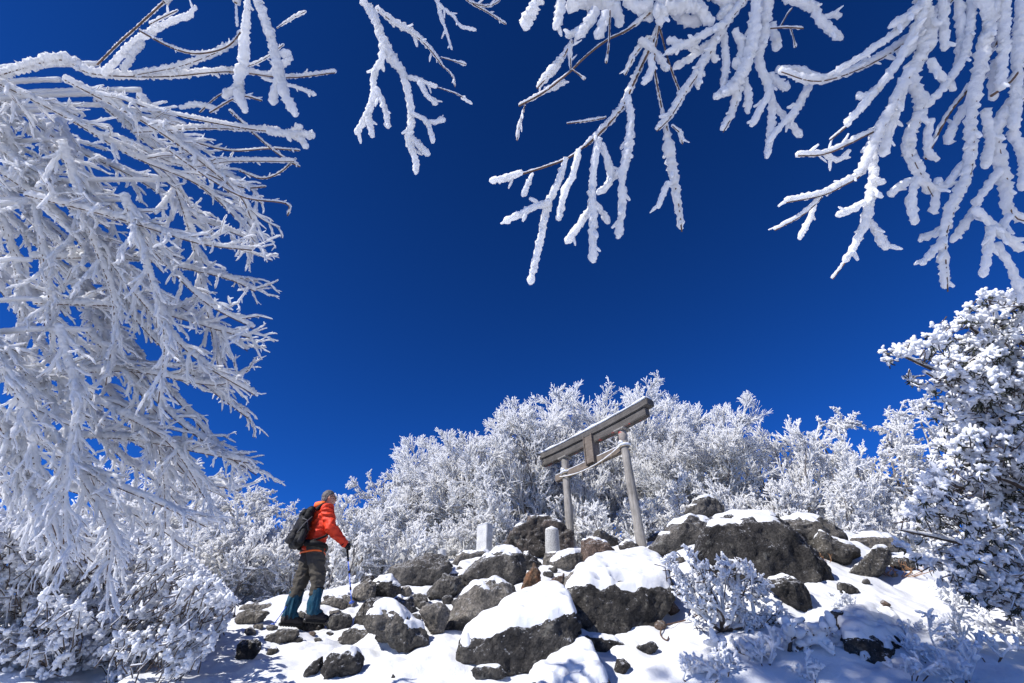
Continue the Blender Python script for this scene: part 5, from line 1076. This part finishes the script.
# walking poles
def pole(g, tip, label):
    e = empty('walking_pole', tuple(W(tuple(tip))), RZ); tag(e, label, 'walking pole', 'blue walking poles of the hiker'); g = Vector(g) - Vector(tip); up = g.normalized(); top = g + up * 0.075
    a = TB(); a.add([tuple(up * 0.05), tuple(g * 0.30)], [0.0065, 0.0070], 8); a.add([tuple(g * 0.30), tuple(g * 0.58)], [0.0085, 0.0085], 8); a.add([tuple(g * 0.58), tuple(g - up * 0.12)], [0.0100, 0.0100], 8); a.build('shaft', M_PBLUE, e)
    b = TB(); b.add([tuple(g - up * 0.19), tuple(g - up * 0.07), tuple(g), tuple(top)], [0.0125, 0.0145, 0.0140, 0.019], 10); b.build('grip', M_GRIP, e)
    c = TB(); c.add([(0, 0, 0), tuple(up * 0.055)], [0.004, 0.007], 8); c.build('tip', M_TRIM, e)
    d = TB(); d.add([tuple(up * 0.06), tuple(up * 0.068)], [0.036, 0.030], 16); d.build('basket', M_PBLUE, e)
    th = np.linspace(0, PI, 12); f = TB(); f.add([tuple(top + Vector((-0.03 * math.sin(t), 0.012 * math.cos(t), -0.055 * (1 - math.cos(t)) * .5))) for t in th], [0.006] * 12, 5); f.build('wrist_strap', M_BLK, e)
    for k in (0.30, 0.58):
        h_ = TB(); h_.add([tuple(g * k - up * 0.018), tuple(g * k + up * 0.018)], [0.0125, 0.0125], 10); h_.build('clamp', M_BLK, e)
pole(gR, tR, 'blue walking pole in the right hand planted in front of the man'); pole(gL, tL, 'blue walking pole whose tip shows behind the heel of the man')
# backpack
Mb = Matrix.Rotation(math.radians(7), 3, 'Y')
bp = empty('backpack', tuple(W((-0.25, 0, 1.0))), RZ); tag(bp, 'black backpack with grey straps on the back of the man in orange', 'backpack'); B0 = Vector((-0.25, 0, 1.0))
def bpt(x, y, z): v = Mb @ Vector((x, y, z)); return (v.x, v.y, v.z)
bd = [('b', bpt(0, 0, 0.20), (0.060, 0.115, 0.17), Mb), ('c', bpt(-0.01, -0.09, 0.07), 0.085, bpt(-0.01, 0.09, 0.07), 0.085), ('c', bpt(-0.02, -0.085, 0.22), 0.085, bpt(-0.02, 0.085, 0.22), 0.085), ('c', bpt(0.0, -0.07, 0.37), 0.075, bpt(0.0, 0.07, 0.37), 0.075), ('e', bpt(-0.045, 0, 0.2), (0.075, 0.12, 0.19), Mb)]
new_obj('pack_body', blob(bd, 0.008, 'pack_body', 4, 0.007, (8, 8, 10), 3, 0.001), M_BLK, bp)
new_obj('lid', blob([('c', bpt(0.01, -0.075, 0.425), 0.062, bpt(0.01, 0.075, 0.425), 0.062), ('c', bpt(-0.06, -0.06, 0.39), 0.045, bpt(-0.06, 0.06, 0.39), 0.045)], 0.008, 'lid', 3, 0.005, (10, 10, 10), 5), M_BLK, bp)
new_obj('front_pocket', blob([('c', bpt(-0.10, -0.07, 0.08), 0.052, bpt(-0.10, 0.07, 0.08), 0.052), ('c', bpt(-0.10, -0.06, 0.14), 0.046, bpt(-0.10, 0.06, 0.14), 0.046)], 0.008, 'front_pocket', 3, 0.004, (10, 10, 10), 6), M_BLK2, bp)
for sy in (-1, 1):
    new_obj('side_pocket', blob([('c', bpt(-0.01, sy * 0.155, 0.05), 0.045, bpt(-0.01, sy * 0.15, 0.15), 0.040)], 0.008, 'side_pocket', 2, 0.004, (14, 14, 14), 7), M_BLK2, bp)
    tb = TB(); tb.add([bpt(-0.085, sy * 0.135, 0.12), bpt(-0.05, sy * 0.172, 0.22), bpt(0.03, sy * 0.150, 0.34)], [0.006] * 3, 6); tb.build('compression_strap', M_GREY, bp)
    tb = TB(); tb.add([bpt(-0.085, sy * 0.120, 0.30), bpt(-0.02, sy * 0.168, 0.28), bpt(0.04, sy * 0.152, 0.18)], [0.005] * 3, 6); tb.build('compression_strap', M_GREY, bp)
    P_ = [(-0.13, sy * 0.10, 1.44), (-0.06, sy * 0.115, 1.505), (0.04, sy * 0.125, 1.49), (0.115, sy * 0.125, 1.40), (0.135, sy * 0.13, 1.28), (0.06, sy * 0.185, 1.14), (-0.10, sy * 0.18, 1.06)]
    p_, r_ = resample([Vector(q) - B0 for q in P_], [0.024, 0.026, 0.028, 0.027, 0.024, 0.014, 0.014], 0.02); tb = TB(); tb.add(p_, r_, 8, 2, 0.05, 20); tb.build('shoulder_strap', M_BLK, bp)
    P_ = [(-0.17, sy * 0.12, 1.04), (-0.06, sy * 0.205, 1.03), (0.06, sy * 0.205, 1.02), (0.145, sy * 0.10, 1.015), (0.165, 0, 1.01)]
    p_, r_ = resample([Vector(q) - B0 for q in P_], [0.040, 0.034, 0.028, 0.016, 0.014], 0.02); tb = TB(); tb.add(p_, r_, 8, 2, 0.08, 20); tb.build('hip_belt', M_BLK, bp)
tb = TB(); tb.add([bpt(-0.155, -0.075, 0.115), bpt(-0.165, 0, 0.125), bpt(-0.155, 0.075, 0.115)], [0.005] * 3, 6); tb.build('reflective_trim', M_TRIM, bp)
tb = TB(); tb.add([bpt(-0.085, -0.06, 0.435), bpt(-0.09, 0, 0.44), bpt(-0.085, 0.06, 0.435)], [0.004] * 3, 6); tb.build('reflective_trim', M_TRIM, bp)
tb = TB(); tb.add([bpt(0.07, -0.03, 0.455), bpt(0.05, 0, 0.50), bpt(0.07, 0.03, 0.455)], [0.007] * 3, 6); tb.build('haul_loop', M_GREY, bp)
new_obj('belt_buckle', blob([('b', (0.27, -0.205, 0.03), (0.016, 0.008, 0.012))], 0.004, 'belt_buckle', 1), M_TRIM, bp)

per.scale = (1.03, 1.03, 1.03)
bp.scale = (1.03, 1.22, 1.18); bp.location = tuple(W((-0.255, 0, 0.925)))
